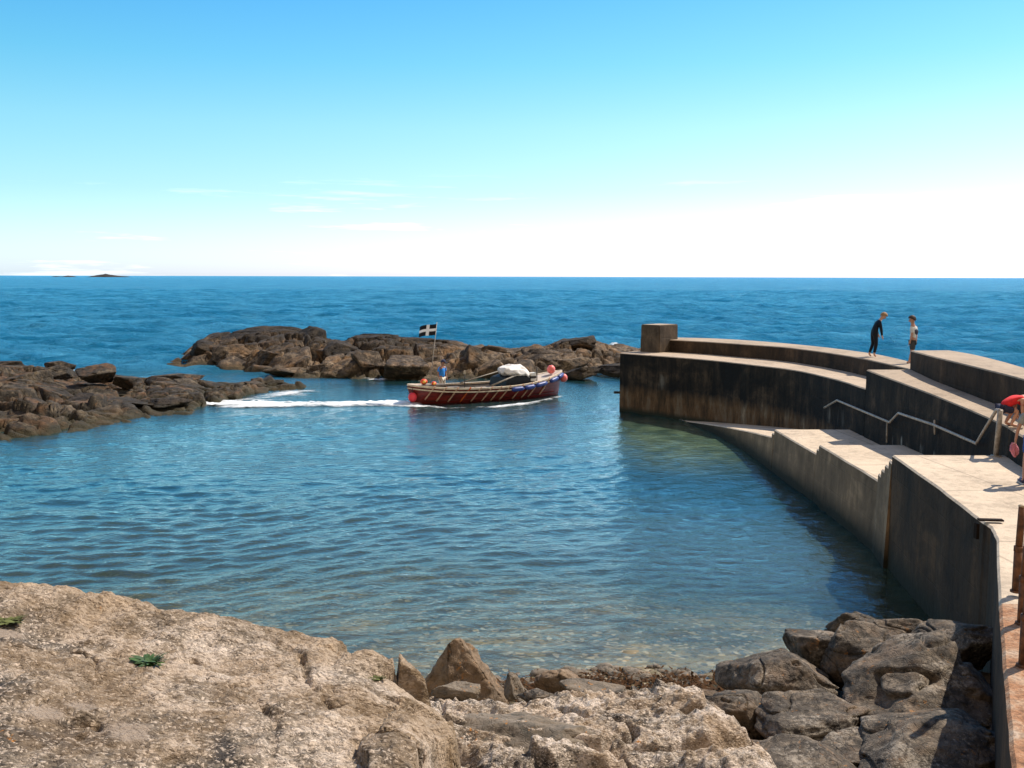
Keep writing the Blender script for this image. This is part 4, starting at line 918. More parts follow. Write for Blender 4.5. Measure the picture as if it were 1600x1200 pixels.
# ------------------------------------------------------------------ boat
def make_boat():
    A = Vector(U(662, 634, 0)); B = Vector(U(868, 620, 0)); ctr = (A+B)/2; hd = math.atan2(B.y-A.y, B.x-A.x)
    ctr = ctr+Vector((-math.sin(hd), math.cos(hd), 0))*0.95+Vector((0.24, 0, 0))
    L = 7.9; t = empty('wooden_boat', (ctr.x, ctr.y, 0), hd); tag(t, 'open red wooden boat with cream gunwale, stern flag and a white sheet forward', 'boat')
    def hb(u): return 1.18*(1-abs(u)**(2.6 if u > 0 else 3.4))**0.72+0.015
    def sheer(u): return 0.66+0.50*max(u, 0)**2.2+0.22*max(-u, 0)**2.5
    def keel(u): return -0.45+0.40*abs(u)**5
    def station(u, off=0.0, n=9, zmin=None):
        r_ = []; b = max(hb(u)-off, 0.004); zt = sheer(u)-(0.0 if off == 0 else 0.0); zk = keel(u)+off
        for k in range(n):
            q = k/(n-1); z = zk+(zt-zk)*q; y = b*min(1, (q**0.42)*(0.93+0.07*q)); r_.append((y, z))
        return r_
    us_ = [-1+2*i/44 for i in range(45)]
    def xo_(u, z): # raked stem and stern
        return u*(L/2)*(1+0.045*(z-0.2))
    def shell(off, us_, zfloor=None):
        V = []; F = []; n = 9
        for u in us_:
            st = station(u*(1-0.0*off), off, n)
            line = [(xo_(u, z), -y, max(z, zfloor) if zfloor is not None else z) for y, z in st[::-1]]+[(xo_(u, z), y, max(z, zfloor) if zfloor is not None else z) for y, z in st[1:]]
            V += line
        m_ = 2*n-1
        for i in range(len(us_)-1):
            for k in range(m_-1): F.append((i*m_+k, i*m_+k+1, (i+1)*m_+k+1, (i+1)*m_+k))
        return V, F
    s = NT('red_hull_paint'); v = s.coord('Object'); n1 = s.noise(s.coord('Object', (1, 1, 3)), 2.5, 6, 0.7)
    cl = s.ramp(n1, [(0.35, (0.07, 0.008, 0.007)), (0.6, (0.21, 0.020, 0.014)), (0.75, (0.26, 0.04, 0.03))])
    pk = s.math('PINGPONG', s.sep(v)[2], 0.07); cl = s.mix(s.ramp(pk, [(0.0, 0.7), (0.006, 0.0)]), cl, (0.05, 0.01, 0.01))
    s.done(cl, 0.35, s.bump(s.ramp(pk, [(0.0, 0.0), (0.01, 1.0)]), 0.4, 0.01), 0.5); hullM = s.m
    V, F = shell(0, us_); o = mesh_obj('hull', V, F, hullM, t, True)
    wood = plain('grey_weathered_wood', (0.155, 0.125, 0.10), 0.8, 0.3, 6, 0.2); pale = plain('pale_deck_paint', (0.50, 0.41, 0.33), 0.7, 0.18, 5)
    cream = plain('cream_gunwale_paint', (0.62, 0.50, 0.36), 0.6, 0.2, 6); dkw = plain('dark_bilge_wood', (0.05, 0.04, 0.035), 0.8, 0.2, 6)
    us2 = [u*0.965 for u in us_]
    V, F = shell(0.06, us2, 0.12); mesh_obj('inner_planking', V, F, dkw, t, True)
    # gunwale: cap rail both sides
    for sgn, nm in ((-1, 'gunwale'), (1, 'gunwale')):
        V = []; F = []
        for u in us_:
            x = xo_(u, sheer(u)); y = hb(u); z = sheer(u)
            V += [(x, sgn*(y+0.035), z-0.05), (x, sgn*(y+0.035), z+0.03), (x, sgn*max(y-0.11, 0), z+0.03), (x, sgn*max(y-0.11, 0), z-0.05)]
        for i in range(len(us_)-1):
            for k in range(4): F.append((i*4+k, i*4+(k+1) % 4, (i+1)*4+(k+1) % 4, (i+1)*4+k))
        F += [(0, 1, 2, 3), tuple(len(V)-4+k for k in range(4))]
        mesh_obj(nm, V, F, cream, t, False)
        V = []; F = []
        for u in us_:
            x = xo_(u, sheer(u)); y = hb(u)*0.995; z = sheer(u)-0.15
            V += [(x, sgn*(y-0.02), z-0.03), (x, sgn*(y+0.03), z-0.03), (x, sgn*(y+0.03), z+0.03), (x, sgn*(y-0.02), z+0.03)]
        for i in range(len(us_)-1):
            for k in range(4): F.append((i*4+k, i*4+(k+1) % 4, (i+1)*4+(k+1) % 4, (i+1)*4+k))
        mesh_obj('rubbing_strake', V, F, cream, t, False)
    def deck(name, u0, u1, dz, mat, inset=0.03, thick=0.03):
        V = []; F = []; n = 12
        for i in range(n+1):
            u = u0+(u1-u0)*i/n; x = xo_(u, sheer(u)); y = max(hb(u)-inset, 0.01); z = sheer(u)+dz
            V += [(x, -y, z), (x, 0, z+0.04), (x, y, z), (x, y, z-thick), (x, 0, z+0.04-thick), (x, -y, z-thick)]
        for i in range(n):
            for k in range(6): F.append((i*6+k, i*6+(k+1) % 6, (i+1)*6+(k+1) % 6, (i+1)*6+k))
        F += [tuple(range(6)), tuple(n*6+k for k in range(6))]
        return mesh_obj(name, V, F, mat, t, False)
    deck('foredeck', 0.52, 0.985, 0.0, pale); deck('stern_deck', -0.985, -0.70, 0.0, pale)
    V = []; F = []
    for i in range(21):
        u = -0.9+1.8*i/20; x = u*L/2; y = max(hb(u)*0.80, 0.05); V += [(x, -y, 0.16), (x, y, 0.16)]
    for i in range(20): F.append((2*i, 2*i+1, 2*i+3, 2*i+2))
    mesh_obj('floor_boards', V, F, wood, t)
    for sgn in (-1, 1):
        V = []; F = []
        for i in range(25):
            u = -0.72+1.24*i/24; x = u*L/2; y1 = hb(u)-0.07; y0 = y1-0.34; z = 0.47
            V += [(x, sgn*y0, z), (x, sgn*y1, z), (x, sgn*y0, z-0.05), (x, sgn*y0, 0.17)]
        for i in range(24):
            F.append((4*i, 4*i+1, 4*i+5, 4*i+4)); F.append((4*i, 4*i+4, 4*i+7, 4*i+3))
        mesh_obj('side_bench', V, F, wood, t)
    for u in (-0.66, -0.25, 0.30):
        bm = bmesh.new(); add_box(bm, (u*L/2, 0, 0.47), (0.24, 2*(hb(u)-0.36), 0.05), None, 0.008); bm_obj('thwart', bm, wood, t)
    bm = bmesh.new(); add_box(bm, (-0.1, 0.0, 0.36), (0.95, 0.62, 0.42), None, 0.03); bm_obj('engine_box', bm, wood, t)
    # black cuddy with white sheet
    cx = 1.25
    V = []; prof = [(-0.72, 0.55), (-0.66, 0.98), (-0.25, 1.10), (0.25, 1.15), (0.60, 1.08), (0.66, 0.60)]
    bm = bmesh.new(); rings = []
    for yy, ks in ((-0.78, 0.86), (-0.66, 1.0), (0, 1.06), (0.66, 1.0), (0.78, 0.86)):
        rings.append([bm.verts.new((cx+x_, yy, 0.5+(z_-0.5)*ks)) for x_, z_ in prof])
    for i in range(4):
        for k in range(5): bm.faces.new((rings[i][k], rings[i][k+1], rings[i+1][k+1], rings[i+1][k]))
    bm.faces.new(rings[0]); bm.faces.new(rings[-1][::-1])
    bm_obj('cuddy', bm, plain('black_canvas', (0.012, 0.014, 0.018), 0.6, 0.2, 8, 0.2), t, False)
    V, F = ICO[5]; P = V.copy()
    P[:, 2] = np.where(P[:, 2] < 0, P[:, 2]*0.55, P[:, 2])
    P = P*np.array([0.78, 0.72, 0.36])
    P *= (1+0.10*fbm(P[:, 0]*2.2, P[:, 1]*2.2, P[:, 2]*3, 4, 12))[:, None]; P[:, 2] += 0.06*ridged(P[:, 0]*2, P[:, 1]*4, P[:, 2], 3, 5)-0.10*P[:, 0]
    P[:, 2] += np.where(P[:, 0] > 0.35, -(P[:, 0]-0.35)*0.35, 0)
    o = mesh_obj('white_sheet', P, F, plain('white_tarpaulin', (0.72, 0.68, 0.64), 0.75, 0.08, 4, 0.3), None, True)
    o.location = (cx+0.10, -0.12, 1.16); o.parent = t
    bm = bmesh.new()
    for zz, hh_, mt in ((1.16, 0.13, 0),): add_box(bm, (cx+0.82, -0.62, 1.12), (0.30, 0.26, 0.16), None, 0.02)
    add_box(bm, (cx+0.82, -0.62, 0.86), (0.30, 0.26, 0.14), None, 0.02); bm_obj('white_panel', bm, plain('white_panel_paint', (0.75, 0.72, 0.66), 0.5, 0.05), t)
    bm = bmesh.new(); add_box(bm, (cx+0.82, -0.62, 0.985), (0.29, 0.25, 0.115), None, 0.005); bm_obj('dark_panel', bm, dkw, t)
    bm = bmesh.new(); add_tube(bm, [(cx+1.0, -0.75, 0.75), (cx+1.0, -0.75, 1.42)], 0.025, 8); bm_obj('samson_post', bm, darkiron, t, True)
    # oars / poles
    oarm = plain('grey_pole_wood', (0.30, 0.26, 0.21), 0.7, 0.2, 8)
    bm = bmesh.new(); add_tube(bm, [(-0.3, -0.90, 0.72), (1.25, -0.80, 1.18)], [0.045, 0.03], 8); bm_obj('oar', bm, oarm, t, True)
    bm = bmesh.new(); add_tube(bm, [(-1.0, 0.85, 0.72), (1.0, 0.70, 1.20)], [0.03, 0.03], 8); bm_obj('oar', bm, oarm, t, True)
    # ropes looped diagonally over the side
    ropeM = plain('brown_rope', (0.50, 0.30, 0.20), 0.9, 0.25, 30); rope2 = plain('orange_rope', (0.50, 0.10, 0.02), 0.9, 0.2, 30)
    def side_pt(u, q, off=0.02):
        z = keel(u)+(sheer(u)-keel(u))*q; y = hb(u)*min(1, (q**0.42)*(0.93+0.07*q)); return (xo_(u, z), -(y+off), z)
    tops = [-0.78, -0.66, -0.53, -0.385, -0.25, -0.11, 0.01, 0.125, 0.30, 0.43, 0.53, 0.70]
    for i, u in enumerate(tops):
        bm = bmesh.new(); du = -0.095
        pts_ = [side_pt(u+0.012, 1.0, 0.05)]+[side_pt(u+du*(1-q)*1.6, q, 0.035) for q in (0.93, 0.84, 0.74, 0.62, 0.52, 0.44)]
        pts_[0] = (pts_[0][0], pts_[0][1], pts_[0][2]+0.05)
        add_tube(bm, pts_, 0.036, 6); bm_obj('side_rope', bm, rope2 if i == 3 else ropeM, t, True)
    # blue padded fender under the bow gunwale
    blueM = plain('blue_fender_vinyl', (0.025, 0.05, 0.22), 0.4, 0.2, 6)
    for (u0, u1) in ((0.15, 0.31), (0.33, 0.47), (0.49, 0.66), (0.72, 0.86), (0.87, 0.985)):
        bm = bmesh.new(); n = 8; P_ = []; RR = []
        for i in range(n+1):
            u = u0+(u1-u0)*i/n; P_.append((xo_(u, sheer(u)-0.12), -(hb(u)+0.07), sheer(u)-0.14)); RR.append(0.105*(0.55 if i in (0, n) else 0.95 if i in (1, n-1) else 1))
        add_tube(bm, P_, RR, 10); bm_obj('blue_fender', bm, blueM, t, True)
    bm = bmesh.new(); add_box(bm, (xo_(1, 0.6)+0.10, -0.02, 0.80), (0.40, 0.12, 0.09), None, 0.03); bm_obj('stem_roller', bm, cream, t)
    # flag pole and flag
    bm = bmesh.new(); b0_ = Vector((-2.85, 0.25, 0.70)); t0_ = Vector((-2.42, 0.35, 3.62)); add_tube(bm, [b0_, t0_], [0.022, 0.014], 8)
    fp = bm_obj('flag_pole', bm, galv, t, True)
    s = NT('black_white_cross_flag'); uv = s.sep(s.n('TexCoord').outputs['UV'])
    cx_ = s.ramp(s.math('ABSOLUTE', s.math('SUBTRACT', uv[0], 0.5)), [(0.0, 1.0), (0.085, 1.0), (0.095, 0.0)]); cy_ = s.ramp(s.math('ABSOLUTE', s.math('SUBTRACT', uv[1], 0.5)), [(0.0, 1.0), (0.115, 1.0), (0.125, 0.0)])
    s.done(s.mix(s.math('MAXIMUM', cx_, cy_), (0.008, 0.008, 0.012), (0.85, 0.85, 0.88)), 0.8); flagM = s.m
    bm = bmesh.new(); uvl = bm.loops.layers.uv.new('UVMap'); n, m_ = 14, 8; G = []
    dirp = (t0_-b0_).normalized(); Rz = Matrix.Rotation(-hd, 3, 'Z')
    fly = Rz @ Vector((-1, 0.12, 0)); side = Rz @ Vector((0, 1, 0))
    for i in range(n+1):
        row = []
        for j in range(m_+1):
            a, b = i/n, j/m_
            p = t0_-dirp*(0.08+0.50*(1-b)) + fly*(a*0.78) + side*(0.07*math.sin(a*7)*a) + Vector((0, 0, -0.14*a*a-0.02*math.sin(a*6)))
            row.append(bm.verts.new(p))
        G.append(row)
    for i in range(n):
        for j in range(m_):
            f = bm.faces.new((G[i][j], G[i+1][j], G[i+1][j+1], G[i][j+1]))
            for lp, (a, b) in zip(f.loops, ((i, j), (i+1, j), (i+1, j+1), (i, j+1))): lp[uvl].uv = (a/n, b/m_)
    bm_obj('flag', bm, flagM, fp, True)
    bm = bmesh.new(); add_tube(bm, [(-1.75, -1.08, 0.62), (-1.75, -1.08, 1.36)], 0.02, 8); pst = bm_obj('crutch_post', bm, darkiron, t, True)
    bm = bmesh.new(); add_box(bm, (-1.75, -1.08, 1.42), (0.09, 0.07, 0.16), None, 0.02); bm_obj('post_head', bm, cream, pst)
    # stern coil box
    bm = bmesh.new(); add_box(bm, (-2.9, -0.35, 0.80), (1.1, 0.55, 0.14), None, 0.03); bm_obj('stern_locker', bm, wood, t)
    bm = bmesh.new(); add_box(bm, (-2.15, -0.62, 0.70), (0.7, 0.35, 0.10), None, 0.02); bm_obj('aft_locker', bm, wood, t)
    Mw = Matrix.Translation((ctr.x, ctr.y, 0)) @ Matrix.Rotation(hd, 4, 'Z')
    return t, Mw, hb, sheer, xo_
boat, BM, hbf, shf, xof = make_boat()
# buoys hanging on the boat (things of their own)
buoyM = plain('red_inflated_buoy', (0.75, 0.045, 0.06), 0.35, 0.08, 5); buoyP = plain('faded_pink_buoy', (0.80, 0.17, 0.15), 0.45, 0.1, 5)
def buoy(loc, r, mat, label, hang=0.2):
    w_ = BM @ Vector(loc); t = empty('buoy', w_); tag(t, label, 'buoy', 'round buoys on the boat')
    bm = bmesh.new(); add_ball(bm, (0, 0, 0), r, 20, 14, (1, 1, 1.08)); bm_obj('float', bm, mat, t, True)
    bm = bmesh.new(); add_tube(bm, [(0, 0, r*0.95), (0, 0, r*1.25)], [0.05, 0.03], 8); add_tube(bm, [(0, 0, r*1.2), (0, 0, r*1.2+hang)], 0.012, 6); bm_obj('neck', bm, darkiron, t, True)
buoy((-3.95, -0.28, 0.34), 0.20, buoyM, 'bright red round buoy hanging over the boat stern')
buoy((3.35, -0.25, 1.26), 0.20, buoyP, 'pink round buoy lying on the boat foredeck', 0.02)
buoy((4.05, -0.28, 0.82), 0.19, buoyP, 'pink round buoy hanging outside the boat bow')
def ring_float(loc, r, label):
    w_ = BM @ Vector(loc); t = empty('float', w_); tag(t, label, 'float')
    bm = bmesh.new(); add_ball(bm, (0, 0, 0), r, 16, 10, (1.1, 1.0, 0.85)); bm_obj('shell', bm, plain('orange_float', (0.70, 0.08, 0.02), 0.5), t, True)
    bm = bmesh.new(); add_ball(bm, (0.02, -r*0.75, 0.0), r*0.55, 12, 8, (1, 0.6, 0.8)); bm_obj('face', bm, plain('yellow_float_face', (0.85, 0.5, 0.08), 0.5), t, True)
ring_float((-3.35, -0.2, 1.0), 0.15, 'orange and yellow float upright on the boat stern')
ring_float((-3.0, -0.5, 0.93), 0.11, 'smaller orange float lying on the stern locker')

# ------------------------------------------------------------------ people
def skin_mesh(name, pts, edges, radii, mat, parent, sub=2, root=0):
    me = bpy.data.meshes.new(name); me.from_pydata([tuple(p) for p in pts], edges, [])
    o = bpy.data.objects.new(name, me); col.objects.link(o)
    md = o.modifiers.new('Skin', 'SKIN'); md.use_smooth_shade = True; md.branch_smoothing = 0.5
    for i, r_ in enumerate(radii):
        sv_ = me.skin_vertices[0].data[i]; sv_.radius = r_ if isinstance(r_, tuple) else (r_, r_); sv_.use_root = (i == root)
    ms_ = o.modifiers.new('Sub', 'SUBSURF'); ms_.levels = sub; ms_.render_levels = sub
    dg = bpy.context.evaluated_depsgraph_get(); dg.update()
    me2 = bpy.data.meshes.new_from_object(o.evaluated_get(dg)); o.modifiers.clear(); o.data = me2; bpy.data.meshes.remove(me)
    me2.materials.clear(); me2.materials.append(mat); me2.polygons.foreach_set('use_smooth', np.ones(len(me2.polygons), dtype=bool))
    o.name = name; o.parent = parent; return o
def chain(bp, be, br_, pts, rr_, start=None):
    prev = start
    for p, r_ in zip(pts, rr_):
        bp.append(Vector(p)); br_.append(r_); i = len(bp)-1
        if prev is not None: be.append((prev, i))
        prev = i
    return prev
def person(loc, rz, J, S, label, skin_c, hair_c, clothes, cap=None, group=None, hair_len=0):
    """J: joints in metres, figure faces +X in local space, Z up. S: overall thickness"""
    t = empty('person', loc, rz); tag(t, label, 'person', group)
    sk = plain('skin', skin_c, 0.55, 0.06, 10); hr_m = plain('hair', hair_c, 0.7, 0.25, 40, 0.3)
    P, E, Rr = [], [], []
    pel = chain(P, E, Rr, [J['pelvis']], [(0.13*S, 0.10*S)])
    wa = chain(P, E, Rr, [J['waist'], J['chest']], [(0.115*S, 0.09*S), (0.14*S, 0.10*S)], pel)
    hdir = (Vector(J['head'])-Vector(J['neck'])).normalized()
    nk = chain(P, E, Rr, [J['neck'], Vector(J['neck'])+hdir*0.04], [0.064*S, 0.058*S], wa)
    h = Vector(J['head'])
    chain(P, E, Rr, [h-hdir*0.06, h+hdir*0.0, h+hdir*0.06, h+hdir*0.095], [(0.074, 0.066), (0.097, 0.083), (0.092, 0.080), (0.055, 0.05)], nk)
    for sd_ in ('L', 'R'):
        ch = Vector(J['chest']); shd = Vector(J['sh'+sd_])
        chain(P, E, Rr, [shd, J['el'+sd_], J['wr'+sd_]], [0.052*S, 0.038*S, 0.027*S], wa)
        wr_i = len(P)-1
        wr = Vector(J['wr'+sd_]); hd_ = Vector(J['ha'+sd_]); d = (hd_-wr).normalized()
        chain(P, E, Rr, [wr+d*0.05, wr+d*0.085], [(0.036*S, 0.018*S), (0.038*S, 0.016*S)], wr_i)
        chain(P, E, Rr, [J['hip'+sd_], J['kn'+sd_], J['an'+sd_]], [0.085*S, 0.055*S, 0.036*S], pel)
        an_i = len(P)-1; toe = Vector(J['to'+sd_]); an = Vector(J['an'+sd_])
        chain(P, E, Rr, [an+(toe-an)*0.5+Vector((0, 0, -0.012)), toe], [0.036*S, 0.025*S], an_i)
    body = skin_mesh('body', P, E, Rr, sk, t, 2, 0)
    # fingers joined to the hands as short chains
    for sd_ in ('L', 'R'):
        wr = Vector(J['wr'+sd_]); hd_ = Vector(J['ha'+sd_]); d = (hd_-wr).normalized(); sidev = d.cross(Vector((1, 0, 0)))
        sidev = sidev.normalized() if sidev.length > 0.2 else Vector((0, 1, 0)); cu = Vector((1, 0, 0))*0.3
        FP, FE, FR_ = [], [], []
        for k in range(4):
            L_ = (0.062, 0.072, 0.068, 0.052)[k]; b = wr+d*0.085+sidev*((k-1.5)*0.019)
            chain(FP, FE, FR_, [b-d*0.02, b+d*L_*0.5, b+(d+cu*0.6).normalized()*L_], [0.009, 0.0085, 0.007])
        b = wr+d*0.035+sidev*-0.03; chain(FP, FE, FR_, [b, b+(d-sidev).normalized()*0.035, b+(d*1.4-sidev*0.7).normalized()*0.06], [0.011, 0.010, 0.008])
        skin_mesh('fingers', FP, FE, FR_, sk, t, 1, 0)
    # hair as a cap over skull, nose and ears
    V, F = ICO[4]; fwd = Vector(J.get('face', (1, 0, 0))).normalized(); upv = hdir
    fwd = (fwd-upv*fwd.dot(upv)).normalized(); lat = upv.cross(fwd)
    Mh = np.array([fwd, lat, upv])
    loc_ = V.copy(); keep = (loc_[:, 2] > 0.15-0.75*np.clip(-loc_[:, 0]+0.35, -0.2, 0.9)-hair_len) | (loc_[:, 2] > 0.62)
    P_ = loc_*np.array([0.118, 0.102, 0.122])*(1+0.05*fbm(V[:, 0]*5, V[:, 1]*5, V[:, 2]*5, 3, 4))[:, None]
    W_ = P_@Mh+np.array(h+upv*0.022)
    Fk = F[keep[F].all(1)]; mesh_obj('hair', W_, Fk, hr_m, t, True)
    bm = bmesh.new(); nb = h+fwd*0.088-upv*0.01
    add_tube(bm, [nb+upv*0.025-fwd*0.012, nb+fwd*0.012-upv*0.008, nb-fwd*0.01-upv*0.02], [0.008, 0.015, 0.010], 8)
    for sg in (-1, 1): add_ball(bm, h+lat*sg*0.078-fwd*0.005, 0.022, 8, 6, (0.8, 0.4, 1.2))
    bm_obj('nose_and_ears', bm, sk, t, True)
    bm = bmesh.new()
    for sg in (-1, 1): add_ball(bm, h+fwd*0.077+lat*sg*0.030+upv*0.012, 0.009, 8, 6)
    add_ball(bm, h+fwd*0.073-upv*0.048, 0.014, 8, 6, (0.6, 1.5, 0.4)); bm_obj('eyes_and_mouth', bm, plain('dark_feature', (0.08, 0.03, 0.025)), t, True)
    if cap:
        bm = bmesh.new(); b = bmesh.new(); bmesh.ops.create_uvsphere(b, u_segments=16, v_segments=10, radius=0.115)
        bmesh.ops.delete(b, geom=[v_ for v_ in b.verts if v_.co.z < -0.005], context='VERTS'); bmesh.ops.translate(b, vec=h+upv*0.035, verts=b.verts)
        me_ = bpy.data.meshes.new('t'); b.to_mesh(me_); b.free(); bm.from_mesh(me_)
        add_box(bm, h+upv*0.045+fwd*0.14, (0.12, 0.13, 0.015), None, 0.004); bm_obj('cap', bm, plain('cap_cloth', cap, 0.8), t, True)
    for nm, (segs, mat) in clothes.items():
        P, E, Rr = [], [], []; idx = {}
        def add(n_, r_):
            if n_ in idx: return idx[n_]
            p = J[n_] if isinstance(n_, str) else Vector(J[n_[0]]).lerp(Vector(J[n_[1]]), n_[2])
            P.append(Vector(p)); Rr.append(r_); idx[n_] = len(P)-1; return idx[n_]
        for (a, ra, b, rb) in segs: E.append((add(a, ra), add(b, rb)))
        skin_mesh(nm, P, E, Rr, mat, t, 2, 0)
    return t
def clo_torso(S, arms=0.55, hem=True):
    q = []
    low = 'pelvis'
    q.append(('pelvis', (0.15*S, 0.12*S), 'waist', (0.14*S, 0.11*S))); q.append(('waist', (0.14*S, 0.11*S), 'chest', (0.155*S, 0.115*S)))
    q.append(('chest', (0.155*S, 0.115*S), ('chest', 'neck', 0.75), 0.075*S))
    for sd_ in 'LR':
        q.append(('chest', (0.155*S, 0.115*S), 'sh'+sd_, 0.068*S))
        if arms > 1: q.append(('sh'+sd_, 0.068*S, 'el'+sd_, 0.05*S)); q.append(('el'+sd_, 0.05*S, ('el'+sd_, 'wr'+sd_, 0.93), 0.036*S))
        else: q.append(('sh'+sd_, 0.068*S, ('sh'+sd_, 'el'+sd_, arms), 0.062*S))
    return q
def clo_legs(S, f, r2=0.085, r3=0.05):
    q = []
    for sd_ in 'LR':
        q.append(('pelvis', (0.125*S, 0.11*S), 'hip'+sd_, 0.105*S))
        if f <= 1: q.append(('hip'+sd_, 0.10*S, ('hip'+sd_, 'kn'+sd_, f), r2*S))
        else: q.append(('hip'+sd_, 0.10*S, 'kn'+sd_, 0.064*S)); q.append(('kn'+sd_, 0.064*S, ('kn'+sd_, 'an'+sd_, f-1), r3*S))
    return q
cloth = lambda n_, c: plain(n_, c, 0.85, 0.12, 12, 0.15)
# boy in wetsuit, bending to the right
def zoomJ(pts, ox, oy, k, dys):
    return {n_: ((x_-ox)*k, dys.get(n_, 0), (oy-y_)*k) for n_, (x_, y_) in pts.items()}
kA = 33.2/FPX/12
JA = zoomJ(dict(pelvis=(408, 510), waist=(425, 410), chest=(462, 325), neck=(520, 255), head=(570, 196), shL=(478, 305), elL=(505, 445), wrL=(533, 560), haL=(565, 640), shR=(465, 310), elR=(480, 440), wrR=(512, 540), haR=(540, 600), hipL=(420, 530), knL=(440, 710), anL=(405, 895), toL=(445, 938), hipR=(400, 530), knR=(415, 700), anR=(352, 885), toR=(395, 925)), 400, 948, kA,
  dict(shL=-0.14, elL=-0.17, wrL=-0.13, haL=-0.12, shR=0.14, elR=0.16, wrR=0.12, haR=0.12, hipL=-0.07, knL=-0.08, anL=-0.09, toL=-0.10, hipR=0.07, knR=0.08, anR=0.10, toR=0.10))
for n_ in ('anR', 'toR'): JA[n_] = (JA[n_][0], JA[n_][1], JA[n_[:2]+'L'][2])
pA = U(1363.5, 557.5, 3.115)
wet = plain('black_neoprene', (0.004, 0.005, 0.010), 0.6, 0.2, 6, spec=0.2); wet2 = plain('blue_neoprene', (0.01, 0.05, 0.12), 0.45)
person(pA, 0, JA, 0.92, 'boy in a dark wetsuit with blond hair bending forward on the parapet, arm reaching down', (0.50, 0.27, 0.18), (0.30, 0.17, 0.07),
       {'wetsuit': (clo_torso(0.95, 2)+clo_legs(0.95, 1.92, r3=0.05), wet)}, group='boys on the parapet')
kB = 29.9/FPX/12
JB = zoomJ(dict(pelvis=(1150, 610), waist=(1148, 520), chest=(1148, 385), neck=(1132, 300), head=(1118, 228), shL=(1108, 365), elL=(1105, 505), wrL=(1068, 620), haL=(1050, 690), shR=(1205, 365), elR=(1232, 485), wrR=(1205, 590), haR=(1180, 640), hipL=(1130, 640), knL=(1125, 820), anL=(1085, 1000), toL=(1025, 1035), hipR=(1170, 640), knR=(1165, 820), anR=(1150, 1000), toR=(1095, 1035)), 1085, 1045, kB,
  dict(shL=-0.06, elL=-0.09, wrL=-0.12, haL=-0.12, shR=0.07, elR=0.08, wrR=-0.02, haR=-0.05, hipL=-0.05, knL=-0.06, anL=-0.06, toL=-0.10, hipR=0.06, knR=0.05, anR=0.05, toR=0.02))
JB['face'] = (-1, 0.1, 0)
pB = U(1419.5, 567.5, 3.14)
greyT = cloth('white_sleeve_cloth', (0.60, 0.60, 0.58)); shortG = cloth('dark_grey_shorts', (0.045, 0.05, 0.055))
tB = person(pB, 0, JB, 0.94, 'boy in a grey and white T-shirt and dark shorts standing by the high parapet', (0.42, 0.22, 0.15), (0.04, 0.025, 0.018),
       {'t_shirt': (clo_torso(0.90, 0.8), greyT), 'shorts': (clo_legs(0.86, 0.92), shortG)}, group='boys on the parapet')
# dark back panel of his shirt
def vest():
    P = [Vector(JB['waist']), Vector(JB['waist']).lerp(Vector(JB['chest']), 0.5), Vector(JB['chest'])]
    P = [p+Vector((0.028, -0.012, 0)) for p in P]
    skin_mesh('shirt_panel', P, [(0, 1), (1, 2)], [(0.11, 0.10), (0.125, 0.108), (0.115, 0.10)], cloth('navy_grey_panel', (0.05, 0.055, 0.085)), tB, 2)
vest()
# man standing at the stern of the boat
J = dict(pelvis=(0, 0, 0.93), waist=(0, 0, 1.08), chest=(0.02, 0, 1.34), neck=(0.04, 0, 1.49), head=(0.07, 0, 1.63), shL=(0.02, 0.19, 1.42), elL=(0.0, 0.25, 1.14), wrL=(0.10, 0.23, 0.90), haL=(0.12, 0.23, 0.80),
         shR=(0.02, -0.19, 1.42), elR=(-0.04, -0.25, 1.14), wrR=(0.05, -0.23, 0.90), haR=(0.08, -0.22, 0.80), hipL=(0, 0.09, 0.88), knL=(0.02, 0.11, 0.48), anL=(0, 0.12, 0.08), toL=(0.16, 0.13, 0.03),
         hipR=(0, -0.09, 0.88), knR=(0.02, -0.11, 0.48), anR=(0, -0.12, 0.08), toR=(0.16, -0.13, 0.03))
mp_ = BM @ Vector((-2.25, 0.20, 0.16))
person(mp_, R(-35), J, 1.0, 'man in a bright blue shirt and navy cap standing at the boat stern', (0.33, 0.16, 0.10), (0.04, 0.03, 0.02),
       {'shirt': (clo_torso(1.05, 0.8), cloth('bright_blue_shirt', (0.03, 0.25, 0.72))), 'shorts': (clo_legs(1.05, 0.9), cloth('cream_shorts', (0.70, 0.62, 0.50)))}, cap=(0.015, 0.02, 0.06))
# child in red crouching on the upper walk, facing right
J = dict(pelvis=(0, 0, 0.36), waist=(0.10, 0, 0.47), chest=(0.27, 0, 0.55), neck=(0.40, 0, 0.57), head=(0.52, 0, 0.57), shL=(0.31, 0.14, 0.53), elL=(0.33, 0.17, 0.30), wrL=(0.40, 0.16, 0.12), haL=(0.43, 0.16, 0.04),
         shR=(0.31, -0.14, 0.53), elR=(0.30, -0.17, 0.32), wrR=(0.34, -0.16, 0.13), haR=(0.36, -0.16, 0.05), hipL=(0.0, 0.08, 0.34), knL=(0.28, 0.10, 0.36), anL=(0.12, 0.10, 0.05), toL=(0.25, 0.11, 0.02),
         hipR=(0.0, -0.08, 0.34), knR=(0.25, -0.10, 0.30), anR=(0.13, -0.10, 0.05), toR=(0.26, -0.11, 0.02), face=(0.7, 0, -0.7))
pc = U(1572, 669, 2.84); pc = (pc[0]+0.02, pc[1]+0.22, 2.85)
person(pc, 0, J, 0.88, 'child in a red shirt crouching forward on the upper walk at the right edge', (0.55, 0.28, 0.18), (0.12, 0.07, 0.03),
       {'t_shirt': (clo_torso(0.95, 0.5), cloth('red_t_shirt', (0.70, 0.02, 0.02))), 'shorts': (clo_legs(0.80, 0.75), cloth('navy_shorts', (0.03, 0.03, 0.06)))})
